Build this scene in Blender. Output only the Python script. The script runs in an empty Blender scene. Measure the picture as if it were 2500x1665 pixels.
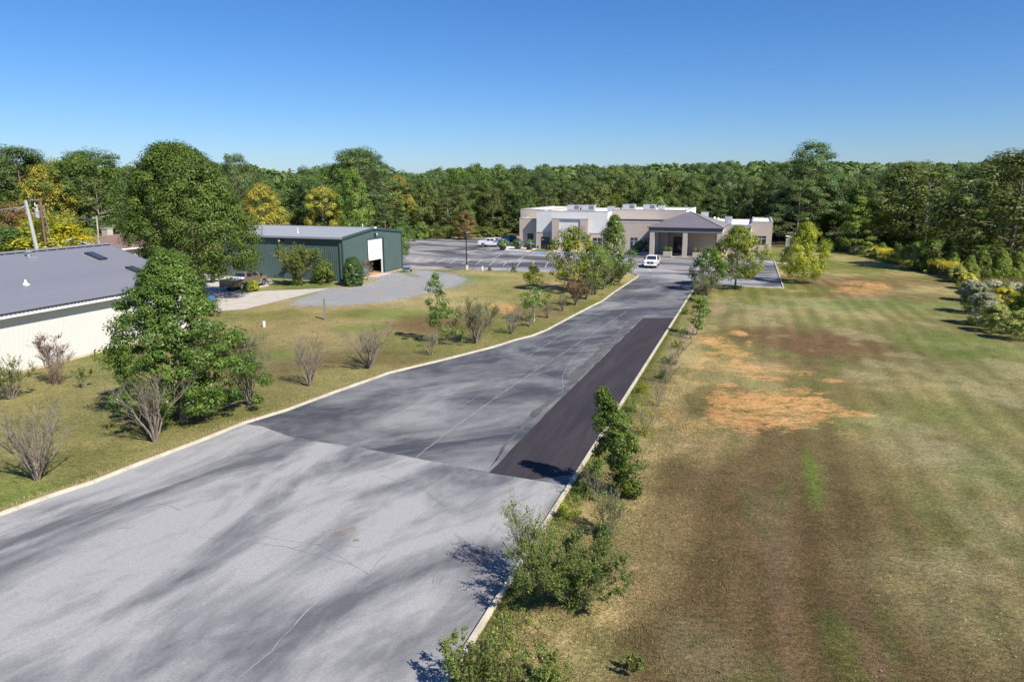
import bpy, bmesh, math, random
import numpy as np
from mathutils import Vector, Matrix, noise as mnoise
R = math.radians
scene = bpy.context.scene
# ------------------------------------------------------------------ camera, sky, sun
CAMH = 13.0; FPX = 1667.0; PITCH = R(12.75)
cam = bpy.data.cameras.new("camera"); cam.sensor_width = 36; cam.lens = 36 * FPX / 2500
cam.clip_start = 0.3; cam.clip_end = 6000
camo = bpy.data.objects.new("camera", cam); scene.collection.objects.link(camo)
camo.location = (0, 0, CAMH); camo.rotation_euler = (math.pi / 2 - PITCH, 0, 0); scene.camera = camo
SUN_AZ = 137.0; SUN_EL = 45.0
w = bpy.data.worlds.new("World"); scene.world = w; w.use_nodes = True
wn = w.node_tree.nodes; wl = w.node_tree.links
bg = wn['Background']; sky = wn.new('ShaderNodeTexSky'); sky.sky_type = 'NISHITA'; sky.sun_disc = False
sky.sun_elevation = R(SUN_EL); sky.sun_rotation = R(SUN_AZ); sky.altitude = 100
sky.air_density = 1.0; sky.dust_density = 0.4; sky.ozone_density = 5.0
grade = wn.new('ShaderNodeMix'); grade.data_type = 'RGBA'; grade.blend_type = 'MULTIPLY'; grade.inputs[0].default_value = 1.0
grade.inputs[7].default_value = (.78, .90, 1.13, 1); hsv = wn.new('ShaderNodeHueSaturation'); hsv.inputs['Saturation'].default_value = 1.12
wl.new(sky.outputs[0], grade.inputs[6]); wl.new(grade.outputs[2], hsv.inputs['Color'])
wl.new(hsv.outputs[0], bg.inputs[0]); bg.inputs[1].default_value = 0.078
sl = bpy.data.lights.new("sun", 'SUN'); sl.energy = 5.0; sl.angle = R(0.5); sl.color = (1.0, 0.95, 0.87)
so = bpy.data.objects.new("sun", sl); scene.collection.objects.link(so)
sd = Vector((math.sin(R(SUN_AZ)) * math.cos(R(SUN_EL)), math.cos(R(SUN_AZ)) * math.cos(R(SUN_EL)), math.sin(R(SUN_EL))))
so.rotation_euler = sd.to_track_quat('Z', 'Y').to_euler(); so.location = (60, -60, 80)
scene.view_settings.view_transform = 'Standard'; scene.view_settings.look = 'None'
scene.view_settings.exposure = 0.56; scene.view_settings.gamma = 1.0; scene.view_settings.use_curve_mapping = False
scene.render.engine = 'CYCLES'
scene.cycles.max_bounces = 6; scene.cycles.transparent_max_bounces = 6

# ------------------------------------------------------------------ helpers
def G(x, y, z=0.0):
    "photo pixel -> point of the place at height z"
    u = (x - 1250) / FPX; v = (832.5 - y) / FPX
    dy = math.cos(PITCH) + v * math.sin(PITCH); dz = -math.sin(PITCH) + v * math.cos(PITCH)
    t = (z - CAMH) / dz
    return (u * t, dy * t)
def ZT(Y, ty):
    "height of something at forward distance Y whose top shows at row ty"
    v = (832.5 - ty) / FPX
    return CAMH + Y * (-math.sin(PITCH) + v * math.cos(PITCH)) / (math.cos(PITCH) + v * math.sin(PITCH))
def DEP(Y, z=0): return Y * math.cos(PITCH) + (CAMH - z) * math.sin(PITCH)
AG = R(19.4); RX = (math.cos(AG), -math.sin(AG)); BY = (math.sin(AG), math.cos(AG))
BO = G(1309.2, 608.5)                       # origin of the building grid
def LW(x, y, z=0.0): return (BO[0] + x * RX[0] + y * BY[0], BO[1] + x * RX[1] + y * BY[1], z)
def link(o, parent=None):
    scene.collection.objects.link(o)
    if parent is not None: o.parent = parent
    return o
def tag(o, label=None, cat=None, group=None, kind=None):
    if label: o['label'] = label
    if cat: o['category'] = cat
    if group: o['group'] = group
    if kind: o['kind'] = kind
    return o
def empty(name, loc, rz=0.0, label=None, cat=None, group=None):
    o = bpy.data.objects.new(name, None); o.empty_display_size = 0.3
    scene.collection.objects.link(o); o.location = loc; o.rotation_euler = (0, 0, rz)
    return tag(o, label, cat, group)
def mesh_np(name, V, F, mats, rnd=None, smooth=False, col=None, attrs=None):
    V = np.asarray(V, dtype=np.float32); F = np.asarray(F, dtype=np.int32)
    me = bpy.data.meshes.new(name); n, k = F.shape
    me.vertices.add(len(V)); me.vertices.foreach_set('co', V.ravel())
    me.loops.add(n * k); me.loops.foreach_set('vertex_index', F.ravel())
    me.polygons.add(n); me.polygons.foreach_set('loop_start', np.arange(0, n * k, k, dtype=np.int32))
    if smooth: me.polygons.foreach_set('use_smooth', np.ones(n, dtype=bool))
    me.update(calc_edges=True)
    for m in (mats if isinstance(mats, (list, tuple)) else [mats]): me.materials.append(m)
    if rnd is not None:
        a = me.attributes.new('rnd', 'FLOAT', 'FACE'); a.data.foreach_set('value', np.asarray(rnd, dtype=np.float32))
    if col is not None:
        a = me.attributes.new('tint', 'FLOAT_COLOR', 'POINT')
        c = np.ones((len(V), 4), dtype=np.float32); c[:, :3] = col; a.data.foreach_set('color', c.ravel())
    for kx, val in (attrs or {}).items():
        a = me.attributes.new(kx, 'FLOAT', 'POINT'); a.data.foreach_set('value', np.asarray(val, dtype=np.float32))
    return me
def obj_np(name, V, F, mats, parent=None, **kw):
    return link(bpy.data.objects.new(name, mesh_np(name, V, F, mats, **kw)), parent)
class MB:
    "collects hard-edged shapes, links them as one mesh object"
    def __init__(s): s.v = []; s.f = []; s.m = []
    def add(s, vs, fs, mi=0):
        k = len(s.v); s.v += [tuple(v) for v in vs]; s.f += [tuple(i + k for i in f) for f in fs]; s.m += [mi] * len(fs)
    def box(s, x0, x1, y0, y1, z0, z1, mi=0):
        s.add([(x0,y0,z0),(x1,y0,z0),(x1,y1,z0),(x0,y1,z0),(x0,y0,z1),(x1,y0,z1),(x1,y1,z1),(x0,y1,z1)],
              [(0,3,2,1),(4,5,6,7),(0,1,5,4),(1,2,6,5),(2,3,7,6),(3,0,4,7)], mi); return s
    def hexa(s, b, t, mi=0):
        s.add(list(b) + list(t), [(0,3,2,1),(4,5,6,7),(0,1,5,4),(1,2,6,5),(2,3,7,6),(3,0,4,7)], mi); return s
    def quad(s, a, b, c, d, mi=0): s.add([a,b,c,d], [(0,1,2,3)], mi); return s
    def poly(s, pts, mi=0): s.add(pts, [tuple(range(len(pts)))], mi); return s
    def prism(s, pts, a0, a1, axis='y', mi=0):
        "pts 2-D outline (counter-clockwise), extruded along axis"
        n = len(pts)
        def P(p, a): return (p[0], a, p[1]) if axis == 'y' else ((a, p[0], p[1]) if axis == 'x' else (p[0], p[1], a))
        s.add([P(p, a0) for p in pts] + [P(p, a1) for p in pts],
              [tuple(range(n)), tuple(range(2*n-1, n-1, -1))] + [(i, i+n, (i+1) % n + n, (i+1) % n) for i in range(n)], mi); return s
    def cyl(s, c, r0, r1, z0, z1, n=12, mi=0, axis='z'):
        vs = []
        for z, r in ((z0, r0), (z1, r1)):
            for i in range(n):
                a = 2*math.pi*i/n; p = (math.cos(a)*r, math.sin(a)*r, z)
                if axis == 'y': p = (p[0], p[2], p[1])
                if axis == 'x': p = (p[2], p[0], p[1])
                vs.append((c[0]+p[0], c[1]+p[1], c[2]+p[2]))
        s.add(vs, [tuple(range(n))[::-1], tuple(range(n, 2*n))] + [(i, (i+1) % n, (i+1) % n+n, i+n) for i in range(n)], mi); return s
    def rod(s, a, b, r, n=6, mi=0):
        a = Vector(a); b = Vector(b); d = (b-a).normalized(); q = d.to_track_quat('Z', 'Y'); vs = []
        for p in (a, b):
            for i in range(n): vs.append(tuple(p + q @ Vector((math.cos(2*math.pi*i/n)*r, math.sin(2*math.pi*i/n)*r, 0))))
        s.add(vs, [tuple(range(n))[::-1], tuple(range(n, 2*n))] + [(i, (i+1) % n, (i+1) % n+n, i+n) for i in range(n)], mi); return s
    def mesh(s, name, mats):
        me = bpy.data.meshes.new(name); me.from_pydata(s.v, [], s.f)
        for m in (mats if isinstance(mats, (list, tuple)) else [mats]): me.materials.append(m)
        me.polygons.foreach_set('material_index', s.m)
        bm = bmesh.new(); bm.from_mesh(me); bmesh.ops.recalc_face_normals(bm, faces=bm.faces); bm.to_mesh(me); bm.free()
        return me
    def build(s, name, mats, parent=None, bevel=0.0, smooth=False):
        o = link(bpy.data.objects.new(name, s.mesh(name, mats)), parent)
        if bevel:
            b = o.modifiers.new('bevel', 'BEVEL'); b.width = bevel; b.segments = 2; b.limit_method = 'ANGLE'
        if smooth:
            for p in o.data.polygons: p.use_smooth = True
        return o
def copy_tree(o, parent=None):
    c = o.copy(); scene.collection.objects.link(c); c.parent = parent
    for ch in list(o.children): copy_tree(ch, c)
    return c
# value noise for numpy
_rs = np.random.RandomState(7); _tab = _rs.rand(256, 256).astype(np.float32)
def vn(x, y):
    xi = np.floor(x).astype(int); yi = np.floor(y).astype(int); fx = x - xi; fy = y - yi
    fx = fx*fx*(3-2*fx); fy = fy*fy*(3-2*fy)
    a = _tab[xi & 255, yi & 255]; b = _tab[(xi+1) & 255, yi & 255]; c = _tab[xi & 255, (yi+1) & 255]; d = _tab[(xi+1) & 255, (yi+1) & 255]
    return (a*(1-fx)+b*fx)*(1-fy) + (c*(1-fx)+d*fx)*fy
def fbm(x, y, o=4):
    s = 0; a = .5; t = 0
    for i in range(o): s = s + a*vn(x*2**i+17.3*i, y*2**i+5.1*i); t += a; a *= .5
    return s/t
def sst(a, b, x): t = np.clip((x-a)/(b-a), 0, 1); return t*t*(3-2*t)

# ------------------------------------------------------------------ materials
def newmat(name):
    m = bpy.data.materials.new(name); m.use_nodes = True; nt = m.node_tree
    return m, nt.nodes, nt.links, nt.nodes['Principled BSDF']
def node(N, t, **kw):
    n = N.new(t)
    for k, v in kw.items(): setattr(n, k, v)
    return n
def coords(N, L, scale=(1,1,1), rot=0.0):
    tc = node(N, 'ShaderNodeTexCoord'); mp = node(N, 'ShaderNodeMapping')
    vr = node(N, 'ShaderNodeVectorRotate', rotation_type='Z_AXIS'); vr.inputs['Angle'].default_value = rot
    L.new(tc.outputs['Object'], vr.inputs['Vector']); mp.inputs['Scale'].default_value = scale
    L.new(vr.outputs[0], mp.inputs['Vector']); return mp.outputs[0]
def noisen(N, L, vec, scale, detail=4, rough=.6, dist=0.0):
    n = node(N, 'ShaderNodeTexNoise'); n.inputs['Scale'].default_value = scale; n.inputs['Detail'].default_value = detail
    n.inputs['Roughness'].default_value = rough; n.inputs['Distortion'].default_value = dist
    if vec is not None: L.new(vec, n.inputs['Vector'])
    return n.outputs[0]
def ramp(N, L, val, stops):
    r = node(N, 'ShaderNodeValToRGB'); e = r.color_ramp.elements
    while len(e) < len(stops): e.new(0.5)
    for i, (p, c) in enumerate(stops):
        e[i].position = p; e[i].color = (c, c, c, 1) if isinstance(c, (int, float)) else (*c, 1)
    L.new(val, r.inputs[0]); return r.outputs[0]
def mixc(N, L, fac, a, b, mode='MIX'):
    m = node(N, 'ShaderNodeMix', data_type='RGBA', blend_type=mode)
    for s, v in ((m.inputs[0], fac), (m.inputs[6], a), (m.inputs[7], b)):
        if isinstance(v, bpy.types.NodeSocket): L.new(v, s)
        elif isinstance(v, (int, float)): s.default_value = v
        else: s.default_value = (*v, 1)
    return m.outputs[2]
def maths(N, L, op, a, b=0.0, clamp=False):
    m = node(N, 'ShaderNodeMath', operation=op, use_clamp=clamp)
    for s, v in ((m.inputs[0], a), (m.inputs[1], b)):
        if isinstance(v, bpy.types.NodeSocket): L.new(v, s)
        else: s.default_value = v
    return m.outputs[0]
def bumpn(N, L, bs, h, strength, dist):
    b = node(N, 'ShaderNodeBump'); b.inputs['Strength'].default_value = strength; b.inputs['Distance'].default_value = dist
    L.new(h, b.inputs['Height']); L.new(b.outputs[0], bs.inputs['Normal'])
def mat(name, c, rough=.7, metal=0.0, var=.12, vscale=1.5, fine=0.0, fscale=30, spec=.5, grime=None, coat=0.0, bump=0.0, stretch=(1,1,1)):
    m, N, L, bs = newmat(name)
    bs.inputs['Roughness'].default_value = rough; bs.inputs['Metallic'].default_value = metal
    bs.inputs['Specular IOR Level'].default_value = spec
    if coat: bs.inputs['Coat Weight'].default_value = coat; bs.inputs['Coat Roughness'].default_value = .05
    v = coords(N, L, stretch); n = noisen(N, L, v, vscale, 5)
    lo = tuple(x*(1-var) for x in c); hi = tuple(min(1, x*(1+var)) for x in c)
    col = ramp(N, L, n, [(.3, lo), (.7, hi)])
    if grime is not None:
        g = noisen(N, L, v, vscale*.37, 6, .7, .6); col = mixc(N, L, ramp(N, L, g, [(.52, 0.0), (.72, .8)]), col, grime)
    if fine:
        f = noisen(N, L, v, fscale, 3, .7); k = ramp(N, L, f, [(.3, 1-fine), (.7, 1+0.0)])
        col = mixc(N, L, 1.0, col, k, 'MULTIPLY')
    L.new(col, bs.inputs['Base Color'])
    if bump: bumpn(N, L, bs, noisen(N, L, v, fscale, 4), bump, .02)
    return m
def foliage(name, c1, c2, c3=None, trans=.3, rough=.5, amt3=.08, spec=.3):
    "leaf material: hue per leaf and per plant"
    m, N, L, bs = newmat(name); out = N['Material Output']
    at = node(N, 'ShaderNodeAttribute', attribute_name='rnd'); oi = node(N, 'ShaderNodeObjectInfo')
    col = ramp(N, L, at.outputs['Fac'], [(0.05, c1), (.95, c2)])
    if c3 is not None:
        big = noisen(N, L, coords(N, L), .55, 3)
        s = maths(N, L, 'ADD', at.outputs['Fac'], maths(N, L, 'MULTIPLY', big, 1.2))
        col = mixc(N, L, ramp(N, L, maths(N, L, 'MULTIPLY', s, .5), [(.80-amt3*1.6, 0.0), (.90-amt3*1.2, 1.0)]), col, c3)
    h = node(N, 'ShaderNodeHueSaturation'); L.new(col, h.inputs['Color'])
    L.new(maths(N, L, 'ADD', maths(N, L, 'MULTIPLY', oi.outputs['Random'], .022), .484), h.inputs['Hue'])
    r2 = maths(N, L, 'FRACT', maths(N, L, 'MULTIPLY', oi.outputs['Random'], 7.77))
    L.new(maths(N, L, 'ADD', maths(N, L, 'MULTIPLY', r2, .5), .82), h.inputs['Value'])
    L.new(h.outputs[0], bs.inputs['Base Color']); bs.inputs['Roughness'].default_value = rough
    bs.inputs['Specular IOR Level'].default_value = spec
    tr = node(N, 'ShaderNodeBsdfTranslucent'); tc = mixc(N, L, 1.0, h.outputs[0], (1.3, 1.35, .5), 'MULTIPLY'); L.new(tc, tr.inputs['Color'])
    ms = node(N, 'ShaderNodeMixShader'); ms.inputs[0].default_value = trans
    L.new(bs.outputs[0], ms.inputs[1]); L.new(tr.outputs[0], ms.inputs[2]); L.new(ms.outputs[0], out.inputs['Surface'])
    return m
M = {}
M['bark'] = mat('bark', (.16,.12,.09), .9, var=.35, vscale=6, bump=.5, stretch=(1,1,.3))
M['bark_pale'] = mat('bark_pale', (.42,.36,.29), .85, var=.3, vscale=5, stretch=(1,1,.3))
M['bark_pine'] = mat('bark_pine', (.22,.15,.11), .9, var=.3, vscale=4, stretch=(1,1,.3))
M['twig'] = mat('twig', (.225,.18,.145), .85, var=.35, vscale=5)
M['f_oak'] = foliage('leaf_oak', (.030,.058,.009), (.108,.165,.022), trans=.14, rough=.5, spec=.3)
M['f_maple'] = foliage('leaf_maple', (.056,.12,.018), (.19,.295,.042), trans=.3, rough=.42, spec=.4)
M['f_pear'] = foliage('leaf_pear', (.05,.10,.016), (.155,.245,.04), trans=.26, rough=.4, spec=.4)
M['f_peary'] = foliage('leaf_yellow_green', (.085,.15,.02), (.25,.34,.045), (.55,.50,.04), trans=.35, amt3=.14)
M['f_yel'] = foliage('leaf_yellowing', (.12,.18,.02), (.34,.40,.045), (.55,.48,.04), trans=.38, amt3=.17)
M['f_crape'] = foliage('leaf_crape', (.08,.125,.026), (.20,.26,.055), (.42,.27,.06), trans=.3, amt3=.05)
M['f_red'] = foliage('leaf_red', (.12,.045,.035), (.24,.12,.08), trans=.2)
M['f_orange'] = foliage('leaf_rust', (.16,.11,.04), (.38,.20,.07), trans=.3)
M['f_holly'] = foliage('leaf_holly', (.025,.065,.012), (.06,.12,.022), trans=.1, rough=.3, spec=.5)
M['f_pine1'] = foliage('needle_dark', (.046,.084,.026), (.150,.214,.062), trans=.15)
M['f_pine2'] = foliage('needle_mid', (.045,.082,.022), (.135,.188,.052), trans=.15)
M['f_pine3'] = foliage('needle_young', (.085,.135,.020), (.225,.295,.045), trans=.28)
M['f_wood1'] = foliage('woods_green', (.054,.096,.022), (.172,.246,.056), trans=.25)
M['f_wood2'] = foliage('woods_olive', (.070,.102,.024), (.180,.220,.055), (.26,.22,.07), trans=.28, amt3=.05)
M['f_wood3'] = foliage('woods_yellow', (.16,.17,.03), (.36,.33,.055), (.44,.37,.05), trans=.3, amt3=.15)
M['f_wood4'] = foliage('woods_bright', (.065,.12,.018), (.165,.25,.04), (.32,.32,.05), trans=.3, amt3=.1)
M['f_wood5'] = foliage('woods_rust', (.16,.12,.045), (.30,.19,.07), trans=.25)
M['f_brush'] = foliage('brush_green', (.085,.14,.028), (.23,.30,.065), trans=.3)
M['fl_yellow'] = foliage('goldenrod_flower', (.44,.40,.035), (.72,.62,.05), trans=.2)
M['fl_pale'] = foliage('baccharis_flower', (.36,.37,.10), (.60,.58,.20), trans=.35)
M['fl_white'] = foliage('boneset_flower', (.26,.25,.16), (.54,.52,.40), trans=.3)
M['grassblade'] = foliage('grass_blade', (.17,.16,.06), (.42,.35,.18), trans=.3)
M['concrete'] = mat('concrete', (.50,.45,.38), .9, var=.12, vscale=.8, fine=.2, fscale=12)
M['kerb'] = mat('kerb_concrete', (.56,.50,.38), .9, var=.18, vscale=1.2, fine=.3, fscale=14, grime=(.42,.33,.2))
M['sidewalk'] = mat('sidewalk_concrete', (.58,.54,.48), .9, var=.1, vscale=.5, fine=.15, fscale=10)
M['paint'] = mat('line_paint', (.52,.52,.51), .8, var=.3, vscale=3, grime=(.25,.25,.26))
M['pad'] = mat('blue_paint', (.10,.27,.52), .8, var=.25, vscale=2, grime=(.2,.28,.36))
M['tan'] = mat('tan_brick', (.455,.385,.33), .9, var=.07, vscale=1.2, fine=.15, fscale=6, stretch=(1,1,5))
M['stucco'] = mat('stucco', (.60,.59,.575), .9, var=.04, vscale=.7, fine=.05, fscale=9)
M['roofwhite'] = mat('membrane_roof', (.82,.82,.80), .8, var=.05, vscale=.3)
M['coping'] = mat('coping', (.40,.38,.37), .5, var=.06)
M['glass'] = mat('dark_glass', (.018,.024,.035), .06, var=.3, vscale=.4, spec=.8)
M['frame'] = mat('dark_frame', (.03,.03,.035), .5)
M['mullion'] = mat('pale_mullion', (.45,.43,.42), .5)
M['darkroof'] = mat('portico_metal', (.165,.145,.15), .42, metal=.0, var=.06, vscale=.4, spec=.6)
M['darkfascia'] = mat('portico_fascia', (.12,.11,.11), .6, var=.05)
M['door'] = mat('dark_door', (.03,.022,.02), .4)
M['hvac'] = mat('hvac_metal', (.42,.43,.45), .45, metal=.3, var=.08, vscale=1)
M['hvacdark'] = mat('hvac_grille', (.12,.12,.13), .6)
M['green'] = mat('green_metal_wall', (.075,.118,.108), .45, var=.07, vscale=.5, spec=.5, fine=.06, fscale=3)
M['greentrim'] = mat('green_trim', (.045,.078,.07), .45, var=.06)
M['galv'] = mat('galvanised_roof', (.34,.35,.365), .5, metal=.3, var=.07, vscale=.3, fine=.1, fscale=2, stretch=(1,.15,1))
M['houseroof'] = mat('house_metal_roof', (.195,.195,.22), .45, metal=.1, var=.05, vscale=.2, spec=.6, stretch=(1,.3,1))
M['white'] = mat('white_paint', (.80,.80,.79), .6, var=.03)
M['rollup'] = mat('rollup_door', (.82,.82,.82), .55, var=.03)
M['brick'] = mat('white_brick', (.72,.69,.61), .9, var=.05, vscale=2, fine=.06, fscale=12)
M['mortar'] = mat('mortar', (.33,.29,.23), .95)
M['slab'] = mat('footing', (.52,.40,.28), .9, var=.2, vscale=2)
M['shingle'] = mat('brown_shingle', (.23,.145,.115), .9, var=.2, vscale=1.5, fine=.35, fscale=8, stretch=(1,1,4))
M['pole'] = mat('pole_wood_grey', (.36,.37,.33), .9, var=.25, vscale=5, stretch=(3,3,.3))
M['polebrown'] = mat('pole_wood_brown', (.17,.10,.08), .9, var=.2, vscale=5)
M['wire'] = mat('wire', (.22,.22,.22), .6)
M['metal'] = mat('bright_metal', (.6,.61,.63), .35, metal=.7)
M['black'] = mat('black_paint', (.015,.015,.017), .4)
M['rubber'] = mat('tyre_rubber', (.025,.025,.026), .85)
M['rim'] = mat('wheel_rim', (.55,.56,.58), .3, metal=.8)
M['red'] = mat('tail_light', (.45,.015,.012), .25)
M['lamp'] = mat('head_lamp', (.45,.47,.5), .15)
M['tanpaint'] = mat('truck_paint_tan', (.25,.19,.14), .28, metal=.35, var=.03, coat=.5)
M['whitepaint'] = mat('car_paint_white', (.78,.79,.80), .3, var=.02, coat=.6)
M['silverpaint'] = mat('car_paint_silver', (.55,.60,.66), .3, var=.02, metal=.3, coat=.6)
M['bluepaint'] = mat('car_paint_navy', (.015,.035,.09), .2, var=.02, coat=.8)
M['plate'] = mat('number_plate', (.6,.62,.62), .5)
M['signblue'] = mat('sign_blue', (.04,.22,.60), .5)
M['signpost'] = mat('sign_post', (.42,.44,.45), .5, metal=.4)
M['planter'] = mat('planter_dark', (.045,.035,.03), .7)
M['soil'] = mat('soil', (.10,.07,.05), .95)
M['bluecart'] = mat('wheelbarrow_blue', (.05,.11,.30), .4)
M['wood'] = mat('weathered_timber', (.16,.155,.14), .9, var=.3, vscale=6, stretch=(3,3,.4))
M['steel'] = mat('interior_steel', (.12,.12,.12), .7)
M['clay'] = mat('clay_floor', (.48,.27,.12), .95, var=.2, vscale=1)
M['chim'] = mat('pale_chimney_brick', (.45,.40,.34), .9, var=.15, vscale=4)
M['skyglass'] = mat('skylight_glass', (.045,.055,.075), .12, spec=.8)

def asphalt(name, dark, light, scale=.09, rot=0.0, st=(1,1,1), lo=.38, hi=.64, speck=.35, brown=None):
    m, N, L, bs = newmat(name)
    v = coords(N, L, st, rot); v0 = coords(N, L)
    a = noisen(N, L, v, scale, 7, .58, 1.1); b = noisen(N, L, v, scale*5.3, 5, .6, .6)
    s = maths(N, L, 'ADD', maths(N, L, 'MULTIPLY', a, .78), maths(N, L, 'MULTIPLY', b, .22))
    col = mixc(N, L, ramp(N, L, s, [(lo, 0.0), (hi, 1.0)]), dark, light)
    if brown is not None:
        col = mixc(N, L, ramp(N, L, noisen(N, L, v0, .16, 4, .6, .8), [(.6, 0.0), (.7, .6)]), col, brown)
    f = noisen(N, L, v0, 9, 5, .75); col = mixc(N, L, 1.0, col, ramp(N, L, f, [(.3, 1-speck), (.7, 1.06)]), 'MULTIPLY')
    g = noisen(N, L, v0, 42, 2, .6); col = mixc(N, L, 1.0, col, ramp(N, L, g, [(.3, .78), (.62, 1.1)]), 'MULTIPLY')
    L.new(col, bs.inputs['Base Color']); bs.inputs['Roughness'].default_value = .88; bs.inputs['Specular IOR Level'].default_value = .35
    bumpn(N, L, bs, f, .35, .01); return m
M['asph_near'] = asphalt('asphalt_bleached', (.115,.116,.124), (.335,.328,.318), .20, R(30), (1,.38,1), .40, .57, .16)
M['asph_far'] = asphalt('asphalt_sealed', (.058,.061,.071), (.26,.257,.252), 0.22, R(62), (.8,.42,1), .42, .66, .18, brown=(.12,.11,.10))
M['asph_lot'] = asphalt('asphalt_lot', (.072,.074,.088), (.36,.345,.33), .10, AG, (.6,1.2,1), .43, .58)
M['asph_new'] = asphalt('asphalt_fresh', (.030,.025,.029), (.056,.046,.051), .9, AG, (1,.10,1), .38, .68, .22)
M['asph_mid'] = asphalt('asphalt_old_patch', (.085,.085,.08), (.15,.15,.145), .5)
M['gravel'] = asphalt('gravel_stone', (.22,.225,.24), (.42,.425,.45), .25, 0, (1,1,1), .35, .7, .35, brown=(.40,.32,.22))
M['crack'] = mat('crack_filler', (.27,.27,.27), .9, var=.3, vscale=3)
M['crackdark'] = mat('tyre_mark', (.17,.17,.175), .9, var=.3, vscale=3)
M['stain'] = mat('oil_stain', (.20,.17,.145), .8, var=.25, vscale=2)

def ground_mat():
    m, N, L, bs = newmat('lawn')
    at = node(N, 'ShaderNodeAttribute', attribute_name='tint'); ad = node(N, 'ShaderNodeAttribute', attribute_name='dirt')
    v = coords(N, L)
    a = noisen(N, L, v, 1.1, 6, .65, .8); b = noisen(N, L, v, 7, 5, .75, .3); c = noisen(N, L, v, 26, 3, .7)
    col = mixc(N, L, 1.0, at.outputs['Color'], ramp(N, L, a, [(.28, (.74,.78,.66)), (.5, (1,1,1)), (.74, (1.3,1.22,1.1))]), 'MULTIPLY')
    col = mixc(N, L, 1.0, col, ramp(N, L, b, [(.30, .48), (.5, .98), (.70, 1.5)]), 'MULTIPLY')
    col = mixc(N, L, 1.0, col, ramp(N, L, c, [(.32, .45), (.64, 1.5)]), 'MULTIPLY')
    hs_ = noisen(N, L, coords(N, L, (2.2, 4.4, 1), .25), 1.5, 6, .78, .6)
    col = mixc(N, L, 1.0, col, ramp(N, L, hs_, [(.32, (.60,.62,.56)), (.5, (1,1,1)), (.68, (1.32,1.28,1.2))]), 'MULTIPLY')  # streaks paint grass-clump shadows and mower passes into the turf colour
    vs = coords(N, L, (.9, 2.2, 1), .12)
    d = noisen(N, L, vs, 1.0, 8, .78, .9)
    dd = maths(N, L, 'ADD', maths(N, L, 'MULTIPLY', maths(N, L, 'ADD', maths(N, L, 'MULTIPLY', d, .55), maths(N, L, 'MULTIPLY', hs_, .45)), 2.6), maths(N, L, 'SUBTRACT', maths(N, L, 'MULTIPLY', ad.outputs['Fac'], .86), 1.31))
    df = maths(N, L, 'MULTIPLY', ramp(N, L, dd, [(.44, 0.0), (.70, .9)]), ramp(N, L, ad.outputs['Fac'], [(.04, 0.0), (.16, 1.0)]))
    dc = mixc(N, L, noisen(N, L, v, .8, 4), (.64,.27,.08), (.88,.54,.22))
    dc = mixc(N, L, 1.0, dc, ramp(N, L, b, [(.3, .72), (.7, 1.12)]), 'MULTIPLY')
    col = mixc(N, L, df, col, dc)
    ag = node(N, 'ShaderNodeAttribute', attribute_name='grav'); st = noisen(N, L, v, 15, 3, .8)
    gc = mixc(N, L, ramp(N, L, noisen(N, L, v, .5, 5, .7), [(.45, 0.0), (.7, .8)]), (.30,.305,.315), (.40,.33,.23))
    gc = mixc(N, L, 1.0, gc, ramp(N, L, st, [(.35, .35), (.65, 1.6)]), 'MULTIPLY')
    gm = maths(N, L, 'ADD', ag.outputs['Fac'], maths(N, L, 'MULTIPLY', maths(N, L, 'SUBTRACT', maths(N, L, 'ADD', maths(N, L, 'MULTIPLY', d, .6), maths(N, L, 'MULTIPLY', st, .4)), .5), 1.8))
    col = mixc(N, L, maths(N, L, 'MULTIPLY', ramp(N, L, gm, [(.42, 0.0), (.58, 1.0)]), ramp(N, L, ag.outputs['Fac'], [(.02, 0.0), (.1, 1.0)])), col, gc)
    L.new(col, bs.inputs['Base Color']); bs.inputs['Roughness'].default_value = .95; bs.inputs['Specular IOR Level'].default_value = .1
    h = maths(N, L, 'ADD', maths(N, L, 'MULTIPLY', b, .6), maths(N, L, 'MULTIPLY', c, .4))
    bumpn(N, L, bs, h, 1.0, .16); return m
M['lawn'] = ground_mat()

# ------------------------------------------------------------------ ground
def axis(segs):
    o = [segs[0][0]]
    for (a, b, s) in segs:
        n = max(1, int(round((b-a)/s))); o += [a+(b-a)*(i+1)/n for i in range(n)]
    return np.array(o)
gx = axis([(-2500,-600,190),(-600,-200,25),(-200,-60,5),(-60,-30,1.0),(-30,45,.45),(45,110,1.2),(110,260,6),(260,700,25),(700,2500,180)])
gy = axis([(-900,-60,60),(-60,8,4),(8,70,.4),(70,150,.8),(150,230,2.5),(230,900,14),(900,3000,100)])
X, Y = np.meshgrid(gx, gy, indexing='ij')
def hill(x, y):
    r = np.hypot(x*.9, y)
    side = 0.55 + .45*sst(-60, 160, x)
    return 20*sst(270, 640, r)*side*(y > 0) + 5*(fbm(x/160, y/160, 3)-.5)*sst(240, 420, r)
Zg = hill(X, Y)
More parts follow.
